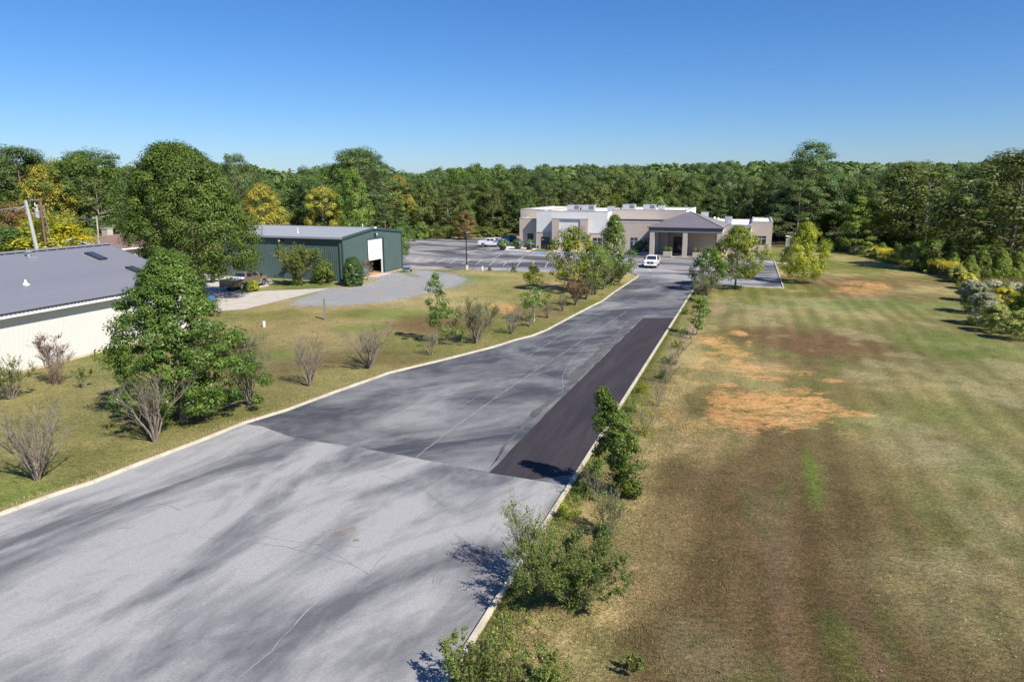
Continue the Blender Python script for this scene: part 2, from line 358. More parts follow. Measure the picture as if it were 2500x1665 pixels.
# gentle swell of the lawn left of the drive
# vertex colours of the turf (true colours; the lawn material adds shadow streaks)
green = np.array((.150,.155,.042)); tanc = np.array((.40,.30,.145)); brown = np.array((.135,.076,.040)); dry = np.array((.34,.28,.125)); lush = np.array((.105,.165,.028)); floor = np.array((.06,.05,.03))
n1 = sst(.28, .72, fbm(X/9, Y/9, 5))[..., None]; n2 = fbm(X/2.4+50, Y/2.4, 4)[..., None]; n3 = fbm(X/30+9, Y/30, 3)[..., None]
C = green*(1-n1) + dry*n1
C = C*(.8+.4*n2)
wob = (fbm(X/5+30, Y/5+11, 4)-.5); wob2 = (fbm(X/1.6+3, Y/1.6+71, 4)-.5)
dirt = np.zeros_like(X)
def blob(cx, cy, rx, ry, edge=.9, amp=1.1, rot=0.0):
    "soft patch given by its place in the photo; returns weights on the ground"
    c = G(cx, cy); c2 = G(cx+rx, cy); hi = G(cx, cy-ry); lo = G(cx, cy+ry)
    RXm = abs(c2[0]-c[0]); RYm = abs(hi[1]-lo[1])/2; cyw = (hi[1]+lo[1])/2
    rot = .352 if ry > rx*.8 else 0.0
    dx = X-c[0]-(Y-cyw)*rot; dy = Y-cyw
    d = np.sqrt((dx/RXm)**2+(dy/RYm)**2) + amp*wob + .5*amp*wob2
    return 1-sst(1-edge*.5, 1+edge*.5, d)
def put(col, wgt, k=1.0):
    global C
    w_ = (wgt*k)[..., None]; C = C*(1-w_)+np.asarray(col)*(.85+.3*n2)*w_
ucoord = X*RX[0]+Y*RX[1]; vcoord = X*BY[0]+Y*BY[1]     # across / along the drive
right = sst(-6.6, -5.8, ucoord)
# right-hand field
put((.115,.078,.036), right*sst(-4.2, -2.6, ucoord+2.5*wob+1.5*wob2)*(1-sst(13, 24, X+8*wob))*(1-sst(38, 48, Y+8*wob)), .96)
put((.18,.155,.07), right*sst(10, 26, X+8*wob)*(1-sst(60, 90, Y)), .55)
put(tanc*1.05, right*(1-sst(-3.6, -1.6, ucoord+3.5*wob+2.5*wob2))*(1-sst(62, 80, Y)), .8)
put((.20,.20,.06), right*(1-sst(-6.4, -4.2, ucoord+2.2*wob2+1.5*wob))*sst(26, 34, Y), .55)
for (cx, cy, rx, ry, k, c) in [(1990,1170,22,70,.7,lush),(2320,1290,60,110,.3,lush*.9),(2150,1000,260,60,.35,lush),(2250,870,380,55,.4,(.17,.17,.07)),
        (2180,560+60,200,8,.4,lush),(2050,690,140,18,.7,brown*1.15),(2160,725,170,14,.6,brown*1.15),(2230,690,120,16,.5,brown),(2100,745,260,13,.75,(.15,.19,.065)),
        (2330,760,170,22,.6,(.19,.20,.07)),(1950,830,170,38,.75,brown*1.1),(2110,860,150,35,.55,brown*1.1),(2380,850,170,35,.45,lush*1.1),(1990,930,120,70,.4,brown),
        (1730,1090,90,80,.6,tanc*.85),(2300,1100,150,55,.5,(.27,.23,.12)),(2330,1480,190,150,.5,(.24,.21,.10)),(2420,1160,100,60,.5,(.2,.21,.08)),
        (1750,760,60,25,.5,brown*1.3),(1830,780,120,18,.4,(.28,.24,.12)),(1620,1350,90,160,.5,tanc*.8),(1700,1590,120,90,.5,(.24,.2,.11)),
        (1900,1300,60,120,.35,(.17,.11,.075)),(2050,1560,50,80,.45,lush*.8),(2280,960,80,30,.3,tanc)]:
    put(c, blob(cx, cy, rx, ry), k)
# mowing stripes
stripe = (.5+.5*np.sin((ucoord+ (Y-60)**2*.0015+wob)*2*math.pi/1.75))
C *= (1 + .34*(stripe-.5)*(right*sst(50, 70, Y)*(1-sst(150, 170, Y)))[...])[..., None]
stripe2 = fbm(ucoord/.9+.15*wob, vcoord/22, 3)*.7+.3*(.5+.5*np.sin((ucoord+.5*wob)*2*math.pi/1.7))
C *= (1 + .75*(stripe2-.5)*(right*(1-sst(45, 70, Y))*sst(-3, 0, ucoord)))[..., None]
put((.36,.31,.17), right*sst(.54, .66, fbm(X/3.1+40, Y/3.1+8, 5))*sst(11, 17, X+4*wob)*(1-sst(70, 95, Y)), .45)
put((.095,.125,.03), right*sst(.55, .66, fbm(ucoord/1.6+4, vcoord/7+60, 4)), .40)
put((.22,.135,.10), right*sst(.58, .70, fbm(ucoord/.8+14, vcoord/9+30, 4))*(1-sst(10, 16, X))*(1-sst(36, 44, Y))*sst(-3, -1, ucoord), .28)
# left lawn
left = 1-right
put((.17,.165,.055), left*(1-sst(60, 78, Y)), .55)
for (cx, cy, rx, ry, k, c) in [(500,1090,260,40,.4,dry),(120,1215,220,60,.55,lush*1.3),(700,850,160,40,.55,(.30,.23,.12)),(830,800,200,25,.6,(.34,.25,.125)),(760,745,180,16,.55,(.38,.28,.14)),
        (1000,770,120,14,.55,lush*1.25),(880,800,80,12,.5,lush*1.2),(650,870,80,14,.5,lush*1.1),(1060,790,110,20,.7,brown*1.1),(900,880,130,22,.6,(.15,.105,.05)),
        (720,900,80,30,.6,(.16,.12,.06)),(1150,700,160,12,.5,(.24,.23,.08)),(1260,690,150,12,.45,(.27,.21,.10)),(1160,680,90,8,.4,lush*1.3),(1300,760,70,20,.4,brown*1.3),
        (300,900,120,40,.5,(.15,.16,.05)),(640,960,80,25,.4,(.17,.15,.06)),(300,1010,200,40,.4,(.16,.17,.05)),(1420,720,140,25,.35,(.21,.19,.06)),(200,860,60,14,.4,lush*1.3),
        (840,705,45,12,.5,(.40,.30,.16)),(905,690,60,12,.5,(.38,.30,.15)),(1010,655,60,5,.5,(.3,.26,.1)),(700,690,120,9,.8,(.13,.19,.05))]:
    put(c, blob(cx, cy, rx, ry), k)
for (cx, cy, rx, ry, k) in [(1780,855,62,38,.60),(1830,905,90,22,.55),(1770,900,60,30,.42),(1860,1010,190,46,.62),(1990,1010,80,14,.55),(1760,985,110,60,.38),(1800,940,120,30,.32),
        (2110,692,75,7,.62),(2105,712,80,10,.62),(2160,705,40,9,.45),(2065,663,30,5,.4),(2130,722,20,4,.5),(1710,1200,26,14,.5),(1720,1270,8,34,.40),(2195,840,20,5,.4),(1610,1390,14,7,.5),
        (2150,1215,16,5,.45),(1560,1240,50,18,.38),(1400,1540,60,22,.30),(2390,1480,36,20,.22),(1900,770,60,14,.3),(2000,790,40,8,.3),(1690,790,30,14,.25),
        (1235,757,34,16,.70),(1275,735,34,8,.5),(1365,688,34,9,.55),(1330,705,50,9,.42),(1385,755,20,5,.5),(470,1040,50,14,.42),(345,1075,60,14,.28),(165,945,22,8,.5),(60,980,30,9,.5),
        (870,868,34,7,.4),(1125,850,40,9,.3),(1310,720,26,5,.4),(950,715,60,7,.35),(700,720,60,8,.3),(1795,708,40,5,.4),(1400,700,24,5,.4),(1765,1045,60,20,.3),(620,960,30,8,.15)]:
    dirt = np.maximum(dirt, blob(cx, cy, rx, ry, 1.1, 1.0)*k)
drs = np.random.RandomState(17)
for (cx, cy, rx, ry, n_) in [(1790,870,80,52,16),(1880,1000,190,60,26),(1770,960,70,60,10),(2110,702,100,24,9),(1240,752,40,16,5)]:
    for i in range(n_):
        qx, qy = cx+drs.normal()*rx*.6, cy+drs.normal()*ry*.6; dirt = np.maximum(dirt, blob(qx, qy, rx*drs.uniform(.15, .5), ry*drs.uniform(.12, .4), 1.2, 1.3)*drs.uniform(.5, .75))
dirt += .10*right*(1-sst(.0, 3.2, ucoord+3*wob))*(1-sst(62, 80, Y))*(fbm(X/1.3, Y/1.3, 4))
Z2 = lambda x, y: (550+x/3.623, 500+y/3.623)
GR = [G(*Z2(*c)) for c in ((925,742),(1100,752),(1300,700),(1420,650),(1330,640),(1420,600),(1530,610),(1700,660),(1760,640),(1640,585),(1800,590),(2000,620),(2110,660),(2070,705),(1900,740),(1700,790),(1500,830),(1300,862),(1000,885),(640,885),(700,830))]
gd = np.full(X.shape, 1e9); ins = np.zeros(X.shape, bool)
for i in range(len(GR)):
    (ax, ay), (bx, by) = GR[i], GR[(i+1) % len(GR)]
    tt = np.clip(((X-ax)*(bx-ax)+(Y-ay)*(by-ay))/((bx-ax)**2+(by-ay)**2), 0, 1); gd = np.minimum(gd, np.hypot(X-ax-tt*(bx-ax), Y-ay-tt*(by-ay)))
    if by != ay: ins ^= ((ay > Y) != (by > Y)) & (X < (bx-ax)*(Y-ay)/(by-ay)+ax)
grav = sst(-2.6, 1.8, np.where(ins, gd, -gd))*.95
# woodland floor
rr = sst(150, 175, Y+.25*np.abs(X)); put(floor, rr, .9)
nv = C.shape[0]*C.shape[1]; idx = np.arange(nv).reshape(X.shape)
F = np.stack([idx[:-1,:-1], idx[1:,:-1], idx[1:,1:], idx[:-1,1:]], -1).reshape(-1, 4)
o = obj_np('ground', np.stack([X, Y, Zg], -1).reshape(-1, 3), F, M['lawn'], col=np.clip(C, .01, 1).reshape(-1, 3), attrs={'dirt': dirt.ravel(), 'grav': grav.ravel()}, smooth=True)
tag(o, 'mown lawn turf with bare orange clay patches', kind='structure')

# ------------------------------------------------------------------ pavement, kerbs, markings
def sheet(name, pts, z, m, kind='structure', label=None, parent=None):
    o = MB().poly([(p[0], p[1], z) for p in pts]).build(name, m, parent)
    return tag(o, label, kind=kind)
def ragged(pts, step=.6, amp=.25, seed=1):
    rn = random.Random(seed); out = []
    for i in range(len(pts)):
        a = Vector(pts[i][:2]); b = Vector(pts[(i+1) % len(pts)][:2]); n = max(1, int((b-a).length/step))
        for k in range(n):
            p = a+(b-a)*k/n; q = mnoise.noise(Vector((p.x*.5, p.y*.5, seed)))*amp*2.2
            out.append((p.x+q+rn.uniform(-amp, amp)*.5, p.y+q+rn.uniform(-amp, amp)*.6))
    return out
KL = [(-60,-8),(-42,2),(-30,11.5),(-24.3,19.2)] + [G(*p) for p in ((0,1258),(120,1214),(228,1179),(351,1130),(491,1077),(595,1035),(700,1003),(820,958),(950,912),(1083,880),(1153,862),(1200,850),
      (1260,831),(1300,821),(1335,807),(1387,779),(1438,752),(1471,736),(1500,714),(1534,692),(1555,678))] + [LW(27.6,-37.2)[:2], LW(26.4,-35.6)[:2], LW(24.6,-35.4)[:2]]
def UV(u, v): return (u*RX[0]+v*BY[0], u*RX[1]+v*BY[1])
U0 = -6.95
KR = [UV(U0, v) for v in (-30, -10, 10, 30, 50, 70, 94.2)] + [UV(U0+.6, 95.0), LW(40,-43.9)[:2], LW(47.6,-43.9)[:2], LW(47.3,-20)[:2], LW(47.2,-9)[:2], LW(46.6,-6)[:2], LW(45.4,-4.9)[:2], LW(43.5,-4.6)[:2], LW(38.8,-4.7)[:2]]
joint = [G(*p) for p in ((610,1034),(640,1041),(723,1072),(883,1094),(1020,1120),(1159,1146),(1300,1171),(1383,1186))]
near = KL[:10] + joint[1:] + [UV(U0, v) for v in (27, 10, -10, -30)] + [(-60,-60)]
sheet('driveway', near, .010, M['asph_near'], label='bleached grey asphalt mouth of the driveway')
far = joint[1:] + [UV(U0, v) for v in (40, 60, 80, 95)] + [LW(36.6,-40)[:2], LW(28,-40)[:2]] + KL[10:25][::-1] + [KL[9]]
sheet('driveway', far, .0105, M['asph_far'], label='darker sealed stretch of the driveway')
lot = [LW(x, y)[:2] for x, y in ((-40,-40.3),(-8.7,-40.3),(-4.8,-40.3),(.6,-38.9),(7.2,-38.1),(13.8,-37.2),(20,-36.2),(24.6,-35.4),(26.4,-35.6),(27.6,-37.2),(28,-40),(36.6,-40),(36.6,-43.9),(47.6,-43.9),
      (47.3,-20),(47.2,-9),(46.6,-6),(45.4,-4.9),(43.5,-4.6),(38.8,-4.7),(38,0),(-6,2),(-6,30),(-14,32),(-18,30),(-27,24.5),(-36.3,17),(-40,10))]
parking = sheet('parking_lot', lot, .012, M['asph_lot'], label='large streaked asphalt car park')
sheet('dirt_verge', ragged([LW(x, y)[:2] for x, y in ((-40,10),(-36.3,16.5),(-27,24),(-18,29.6),(-8,32),(-8,35),(-19,34),(-29,28),(-39,20),(-44,12))], 1.2, .5, 5), .006, M['clay'])
# fresh strip, old patches
strip = ragged([G(*p) for p in ((1195,1154),(1300,1171))] + [UV(U0-.16, 30.0-1.2)] + [UV(U0-.16, v) for v in (40, 50, 60, 69.5)] + [G(1570,777), G(1440,905), G(1330,1013)], .5, .035, 21)
sheet('asphalt_patch', strip, .0165, M['asph_new'], label='fresh dark asphalt strip along the right kerb')
sheet('asphalt_patch', ragged([G(*p) for p in ((1197,1148),(1260,1060),(1330,1000),(1440,900),(1568,776),(1542,778),(1440,873),(1400,905),(1375,950),(1300,1005),(1280,1030),(1240,1075))], .8, .12, 8), .0145, M['asph_mid'], label='grey worn edge strip beside the fresh asphalt')
for pts in (((-17.5,-33.4),(-12,-32.7),(-4.5,-33.2),(2.2,-33.8),(3,-34.8),(-4,-35.4),(-12,-35.2),(-17,-34.2)), ((2.2,-16.2),(9,-16.0),(12,-16.8),(4,-17.6),(0.8,-17.0)),
            ((33.5,-27.5),(41,-27),(42,-29),(34,-29.6),(31.5,-28.8))):
    sheet('asphalt_patch', ragged([LW(*p)[:2] for p in pts], .8, .2, 3), .0145, mat('asphalt_rust', (.115,.085,.08), .9, var=.2, vscale=2), label='dull red-brown patch in the car park')
# cracks and seams
drive_marks = []
def strip_line(name, pts, wd, z, m, jit=.06, seed=1, label=None, kind='structure', parent=None):
    rn = random.Random(seed); P = []
    for i in range(len(pts)-1):
        a = Vector(pts[i][:2]); b = Vector(pts[i+1][:2]); n = max(1, int((b-a).length/.45))
        for k in range(n): P.append(a+(b-a)*k/n)
    P.append(Vector(pts[-1][:2])); V = []; Fq = []
    for i, p in enumerate(P):
        t = (P[min(i+1, len(P)-1)]-P[max(i-1, 0)]).normalized(); nn = Vector((-t.y, t.x)); ww = .45*wd*(.5+.9*rn.random()); s = rn.uniform(-jit, jit)
        V += [(*(p+nn*(s-ww/2)), z), (*(p+nn*(s+ww/2)), z)]
        if i: k = 2*i; Fq.append((k-2, k, k+1, k-1))
    mb = MB(); mb.add(V, Fq); return tag(mb.build(name, m, parent), label, kind=kind)
seam = [G(*p) for p in ((577,1662),(660,1590),(750,1490),(850,1400),(960,1310),(1080,1215))]
strip_line('crack', seam, .07, .0145, M['crack'], .05, 3)
strip_line('crack', [G(*p) for p in ((1008,1122),(1100,1050),(1225,960),(1323,895),(1420,833),(1530,760))], .10, .0145, M['crack'], .05, 4)
strip_line('crack', [G(*p) for p in ((700,1067),(883,1094),(1020,1120),(1159,1146),(1200,1153))], .07, .0165, M['crack'], .04, 5)
for i, (pts, wd) in enumerate([(((1060,1030),(1180,960),(1290,905)),.05),(((1070,960),(1110,940),(1170,938),(1260,948)),.05),(((1382,968),(1372,920),(1395,880),(1440,840)),.05),(((1245,905),(1330,905),(1400,912)),.04),
      (((1240,830),(1330,850),(1370,852)),.04),(((1075,970),(1120,955),(1135,940)),.08),(((980,1020),(1040,1000),(1110,960),(1180,925)),.05),(((1290,870),(1400,800),(1560,720)),.08),(((1100,1075),(1210,1085),(1290,1090)),.04),
      (((1500,700),(1560,740),(1600,765)),.05),(((1450,770),(1550,790)),.04)]):
    strip_line('crack', [G(*p) for p in pts], wd, .0145, M['crack'], .05, 20+i)
for i, (pts, wd) in enumerate([(((60,1310),(250,1260),(420,1225)),.05),(((380,1228),(410,1235),(440,1246)),.10),(((930,1160),(1040,1200),(1090,1240)),.06),(((480,1310),(700,1335),(860,1380)),.05),(((640,1310),(780,1330),(900,1400)),.05),
      (((640,1348),(760,1330),(880,1335)),.04),(((1055,1425),(1062,1405),(1080,1385)),.06),(((1062,1427),(1070,1405),(1088,1388)),.05),(((1070,1428),(1078,1408),(1095,1392)),.05),(((905,1395),(925,1370),(940,1355)),.09),((( 290,1290),(320,1288),(330,1284)),.10)]):
    strip_line('tyre_mark', [G(*p) for p in pts], wd, .0145, M['crackdark'], .03, 40+i)
sheet('stain', ragged([G(*p) for p in ((800,1309),(815,1299),(840,1294),(862,1286),(874,1288),(868,1296),(845,1305),(812,1312))], .12, .03, 2), .0148, M['stain'])
for k, (px, py, r_) in enumerate([(869,1319,.09),(790,1299,.05),(805,1293,.04),(720,1010,.0)]):
    if r_:
        c = G(px, py); sheet('stain', [(c[0]+r_*1.5*math.cos(a), c[1]+r_*math.sin(a)) for a in [i*math.pi/5 for i in range(10)]], .0148, M['stain'])
# painted bays (pieces of the car park)
def bay(x0, y0, x1, y1, wd=.11, m='paint', name='parking_line'):
    a = Vector(LW(x0, y0)[:2]); b = Vector(LW(x1, y1)[:2]); t = (b-a).normalized(); n = Vector((-t.y, t.x))*wd/2
    mb = MB(); mb.quad((*(a-n), .0165), (*(b-n), .0165), (*(b+n), .0165), (*(a+n), .0165)); return mb.build(name, M[m], parking)
x = -38.0
while x < 23:
    bay(x, -40.0 + (1.3 if x > 0 else 0) + (.6 if x > 6 else 0), x+.5, -36.3 + (1.1 if x > 0 else 0)); x += 2.52
x = -35.3
while x < 31:
    if not (13.5 < x < 18): bay(x, -31.6, x-1.85, -23.9)
    x += 2.46
for (a, b, c, d) in [(-1.6,-21.7,-2.7,-14.6),(2.9,-13.9,2.05,-7.2),(-.1,-13.9,-.45,-7.2),(-4.5,-14.4,-5.2,-7.6),(-1.6,-21.7,-1.0,-22.6),(5.6,-13.6,4.9,-7.0),(8.2,-13.6,7.5,-6.6),(10.8,-13.6,10.1,-6.4),(13.4,-13.6,12.7,-6.4),(16,-13.6,15.3,-6.4),
                     (-1.2,-14.4,3.1,-14.4),(3.5,-22.0,2.4,-15.6),(-22.9,-5.8,-23.1,9.5),(-26,-14,-26.4,6),(-13.5,-8.5,-14,-2.5),(-11,-8.5,-11.4,-2.5),(41.0,-34.7,46.9,-34.7),(41.0,-31.9,46.9,-31.9),(41.0,-29.1,46.9,-29.1),
                     (41.0,-26.3,46.9,-26.3),(41.0,-23.5,46.9,-23.5),(41.0,-20.7,46.9,-20.7),(41.0,-17.9,46.9,-17.9),(41.0,-37.5,46.9,-37.5),(41.0,-15.1,46.9,-15.1)]:
    bay(a, b, c, d)
for (x0, x1, y0, y1) in ((-3.0,-.7,-8.6,-6.9),(2.3,4.5,-8.6,-6.4),(7.7,9.8,-8.4,-6.2),(-5.0,-3.4,-9.2,-7.9)):
    mb = MB(); mb.poly([LW(x0, y0, .0165), LW(x1, y0, .0165), LW(x1-.3, y1, .0165), LW(x0-.3, y1, .0165)]); mb.build('blue_pad', M['pad'], parking)
    # wheelchair figure under each blue pad
    cx = (x0+x1)/2+.4; cy = y0-3.0; mb = MB()
    for k in range(14):
        a0 = R(100+k*18); a1 = R(118+k*18)
        mb.poly([LW(cx+r_*math.cos(a), cy+r_*1.15*math.sin(a), .0168) for a, r_ in ((a0,.42),(a1,.42),(a1,.56),(a0,.56))])
    for (ax, ay, bx, by, ww) in ((0,1.05,-.02,.25,.09),(-.02,.3,.5,.3,.09),(.48,.32,.72,-.42,.09),(.02,.68,.42,.68,.07)):
        a = Vector((cx+ax, cy+ay)); b = Vector((cx+bx, cy+by)); t = (b-a).normalized(); n = Vector((-t.y, t.x))*ww
        mb.poly([LW(*(a-n), .0168), LW(*(b-n), .0168), LW(*(b+n), .0168), LW(*(a+n), .0168)])
    mb.poly([LW(cx+.15*math.cos(k*math.pi/4), cy+1.28+.15*math.sin(k*math.pi/4), .0168) for k in range(8)])
    mb.build('wheelchair_mark', M['paint'], parking)
# kerbs in poured lengths
def kerb(pts, label, wd=.20, h=.13, step=3.0):
    root = empty('kerb', (0, 0, 0)); tag(root, label, kind='structure'); P = []
    acc = [Vector(p[:2]) for p in pts]
    seg = []
    for i in range(len(acc)-1):
        a, b = acc[i], acc[i+1]; n = max(1, int(round((b-a).length/.75)))
        for k in range(n): seg.append(a+(b-a)*k/n)
    seg.append(acc[-1]); i = 0
    while i < len(seg)-1:
        j = min(i+4, len(seg)-1); V = []; Fq = []
        for q, k in enumerate(range(i, j+1)):
            t = (seg[min(k+1, len(seg)-1)]-seg[max(k-1, 0)]).normalized(); nn = Vector((-t.y, t.x)); p = seg[k]
            if q == 0: p = p+t*.010
            if k == j: p = p-t*.010
            dz = .006*mnoise.noise(Vector((p.x*.3, p.y*.3, 0)))
            V += [(*(p-nn*wd/2), -.02), (*(p-nn*(wd/2-.02)), h+dz), (*(p+nn*(wd/2-.03)), h+dz), (*(p+nn*wd/2), -.02)]
            if q:
                b4 = 4*q; Fq += [(b4-4+c, b4+c, b4+c+1, b4-4+c+1) for c in range(3)]
        e = len(V)-4; Fq += [(0, 1, 2, 3), (e, e+3, e+2, e+1)]
        mb = MB(); mb.add(V, Fq); mb.build('kerb_length', M['kerb'], root); i = j
    return root
kerb(KL[1:], 'pale concrete kerb on the left edge of the driveway')
kerb([UV(U0, v) for v in (0, 12)]+KR[3:], 'straight pale concrete kerb on the right edge of the driveway')
# building apron and front walk
def slab_w(name, pts, h, m, label=None, kind='structure'):
    return tag(MB().prism([LW(*p)[:2] for p in pts], -.05, h, 'z').build(name, m), label, kind=kind)
slab_w('sidewalk', [(-7.6,3.5),(-7.6,-3.6),(-7.0,-4.7),(-5.0,-5.4),(-.2,-6.2),(.5,-5.4),(.4,-.2),(0,1.9),(-6,6)], .14, M['sidewalk'], 'pale walk with planters at the left corner of the building')
slab_w('planting_bed', [(.55,-5.3),(4.2,-5.2),(4.3,-.2),(.45,-.2)], .12, mat('bed_turf', (.16,.19,.06), .95, var=.3, vscale=4, fine=.4, fscale=20))
slab_w('sidewalk', [(4.3,-.9),(4.25,-5.4),(12,-5.6),(20,-4.6),(24.2,-4.6),(24.2,1.2),(11.5,1.2),(11.5,-.9)], .14, M['sidewalk'], 'pale front walk beside the building windows')
slab_w('porch_floor', [(24.3,-8.4),(38.7,-8.4),(38.7,3.0),(24.3,3.0)], .15, M['kerb'], 'raised floor under the entrance canopy')
slab_w('sidewalk', [(47.5,-12.4),(51.5,-12.6),(51.5,-11.4),(47.5,-11.2)], .03, M['sidewalk'], 'short pale path right of the small car park')
# concrete drive and gravel by the metal building
cd = [G(807,704), G(180/3.623+550, 500+925/3.623), (-32,71.5), (-46,70.5), (-70,78), (-72,104), (-44,104.5), (-41,100.4), (-35.5,98.2), G(672,689), G(655,699), G(635,703), G(604,711), G(600,716), G(640,711)]
sheet('concrete_drive', cd, .02, M['concrete'], label='pale concrete apron in front of the metal building')
gr = GR
rn = random.Random(4); mb = MB()        # loose stones strewn over the edge of the gravel
for i in range(6000):
    k = rn.randrange(len(gr)); a = Vector(gr[k]); b = Vector(gr[(k+1) % len(gr)]); p = a+(b-a)*rn.random()+Vector((rn.gauss(0, 1.3), rn.gauss(0, 1.3))); s = rn.uniform(.03, .07)
    mb.add([(p.x-s, p.y, .01), (p.x, p.y-s, .01), (p.x+s, p.y, .01), (p.x, p.y+s, .01), (p.x, p.y, .01+s)], [(0,1,4),(1,2,4),(2,3,4),(3,0,4)])
tag(mb.build('gravel', M['gravel']), 'scattered stones round the gravel edge', kind='stuff')

# ------------------------------------------------------------------ main building (local grid: x along the front, y back)
bl = empty('office_building', (*BO, 0), -AG, 'long low beige brick and white stucco building with dark hipped entrance canopy', 'building')
def wallbox(x0, x1, y0, y1, z0, z1, m, name='wall', cop=True, label=None, cz=.12):
    o = tag(MB().box(x0, x1, y0, y1, z0, z1).build(name, m, bl), label)
    if cop: tag(MB().box(x0-.05, x1+.05, y0-.05, y0+.35, z1+.002, z1+cz).build('coping', M['coping'], bl))
    return o
def roofbox(x0, x1, y0, y1, z, par=.5, wall='tan', name='wall', m=None):
    "walls with a parapet round a white deck"
    m = M[wall] if m is None else m
    t = .3
    MB().box(x0, x1, y0, y0+t, 0, z).build(name, m, bl)
    MB().box(x0, x0+t, y0+t, y1, 0, z).build(name, m, bl)
    MB().box(x1-t, x1, y0+t, y1, 0, z).build(name, m, bl)
    MB().box(x0+t, x1-t, y1-t, y1, 0, z).build(name, m, bl)
    MB().box(x0+t, x1-t, y0+t, y1-t, z-par-.2, z-par).build('roof', M['roofwhite'], bl)
    c = MB(); c.box(x0-.04, x1+.04, y0-.04, y0+t+.03, z+.002, z+.1); c.box(x0-.04, x0+t+.03, y0+t+.03, y1, z+.002, z+.1); c.box(x1-t-.03, x1+.04, y0+t+.03, y1, z+.002, z+.1)
    c.build('coping', M['coping'], bl)
# left wing and its lower front block
roofbox(-6.1, 1.0, 7.6, 34, 8.0, .15)
roofbox(-4.45, -.02, 2.0, 7.58, 6.25, .12)
# white block with lower tan band
roofbox(0, 15.1, .06, 26, 7.95, .25, 'stucco')
MB().box(-.06, 15.16, -.02, .058, .0, 3.55).build('wall_base', M['tan'], bl)
MB().box(-.12, 15.2, -.10, .055, 3.56, 3.68).build('ledge', M['coping'], bl)
# pier frame with white panel
for (a, b) in ((3.75,5.3),(9.75,11.35)):
    MB().box(a, b, -1.25, -.03, 0, 6.45).build('pier', M['tan'], bl)
MB().box(5.302, 9.748, -.95, -.03, 0, 1.5).build('pier_base', M['tan'], bl)
MB().box(5.302, 9.748, -.98, -.03, 1.62, 6.30).build('panel', M['stucco'], bl)
MB().box(5.302, 9.748, -1.08, -.03, 1.502, 1.618).build('ledge', M['coping'], bl)
MB().box(3.70, 11.40, -1.30, -.02, 6.452, 6.56).build('coping', M['coping'], bl)
MB().box(5.302, 9.748, -1.22, -.03, 6.302, 6.450).build('lintel', M['stucco'], bl)
# middle wing: low front, high wall behind
roofbox(15.3, 30.5, .3, 4.6, 5.9, .10)
roofbox(15.15, 30.2, 4.62, 27, 8.25, .25)
MB().box(30.202, 30.26, 4.7, 27, 5.2, 8.22).build('wall_panel', M['roofwhite'], bl)
MB().box(15.3, 30.0, 4.52, 4.615, 6.02, 6.35).build('flashing', M['frame'], bl)
# right wing
roofbox(30.55, 42.8, 3.0, 30, 5.6, .15)
roofbox(42.82, 46.8, 7.6, 30, 6.05, .2)
MB().box(44.4, 46.85, 6.3, 7.58, 0, 1.45).build('low_wall', M['tan'], bl)
MB().box(42.75, 42.95, 7.2, 7.58, 0, 4.7).build('downpipe', M['white'], bl)
# windows and doors : frame > pane, mullion
def window(x0, x1, z0, z1, y, cols=2, rows=(.72,), name='window', fm='frame', mm='mullion', door=False):
    f = MB().box(x0, x1, y-.03, y+.02, z0, z1).build(name, M[fm], bl)
    MB().box(x0+.07, x1-.07, y-.045, y-.032, z0+.07, z1-.07).build('pane', M['glass'], f)
    mb = MB()
    for k in range(1, cols):
        xx = x0+(x1-x0)*k/cols; mb.box(xx-.04, xx+.04, y-.065, y-.047, z0+.07, z1-.07)
    for r_ in rows:
        zz = z0+(z1-z0)*r_; mb.box(x0+.07, x1-.07, y-.060, y-.0468, zz-.04, zz+.04)
    mb.build('mullion', M[mm], f); return f
window(1.05, 2.9, .14, 2.62, -.02, 3, (.72,), 'door', mm='frame')
window(12.2, 14.05, .45, 2.68, -.02, 2, (.68,))
window(-2.65, -1.3, .14, 3.1, 2.0, 2, (.7,), 'door', mm='frame')
window(19.9, 21.3, .4, 2.9, .3, 2, (.72,))
window(22.7, 24.2, .15, 2.85, .3, 2, (.75,), 'door', mm='frame')
window(43.2, 45.75, 1.5, 3.3, 7.6, 3, (.70,))
for (x, y, z) in ((-4.6,7.6,4.3),(42.6,3.0,4.7)):
    o = MB().box(x-.12, x+.12, y-.25, y, z, z+.6).build('wall_light', M['black'], bl)
MB().box(1.25, 1.8, -.09, -.066, 2.0, 2.12).build('notice', M['plate'], bl)
# entrance wall under the canopy
MB().box(24.9, 27.6, -1.6, .28, .15, 5.0).build('wall', M['tan'], bl)
MB().box(27.602, 31.4, -.4, .28, .15, 5.0).build('wall', M['tan'], bl)
MB().box(31.402, 38.3, -1.6, .28, .15, 5.0).build('wall', M['tan'], bl)
dr = MB().box(28.5, 30.7, -.46, -.402, .15, 3.35).build('door', M['door'], bl)
for xx in (29.45, 29.68): MB().box(xx, xx+.05, -.54, -.462, 1.0, 1.6).build('handle', M['metal'], dr)
for xx in (28.6, 29.72): MB().box(xx, xx+.88, -.475, -.462, .4, 2.5).build('pane', M['glass'], dr)
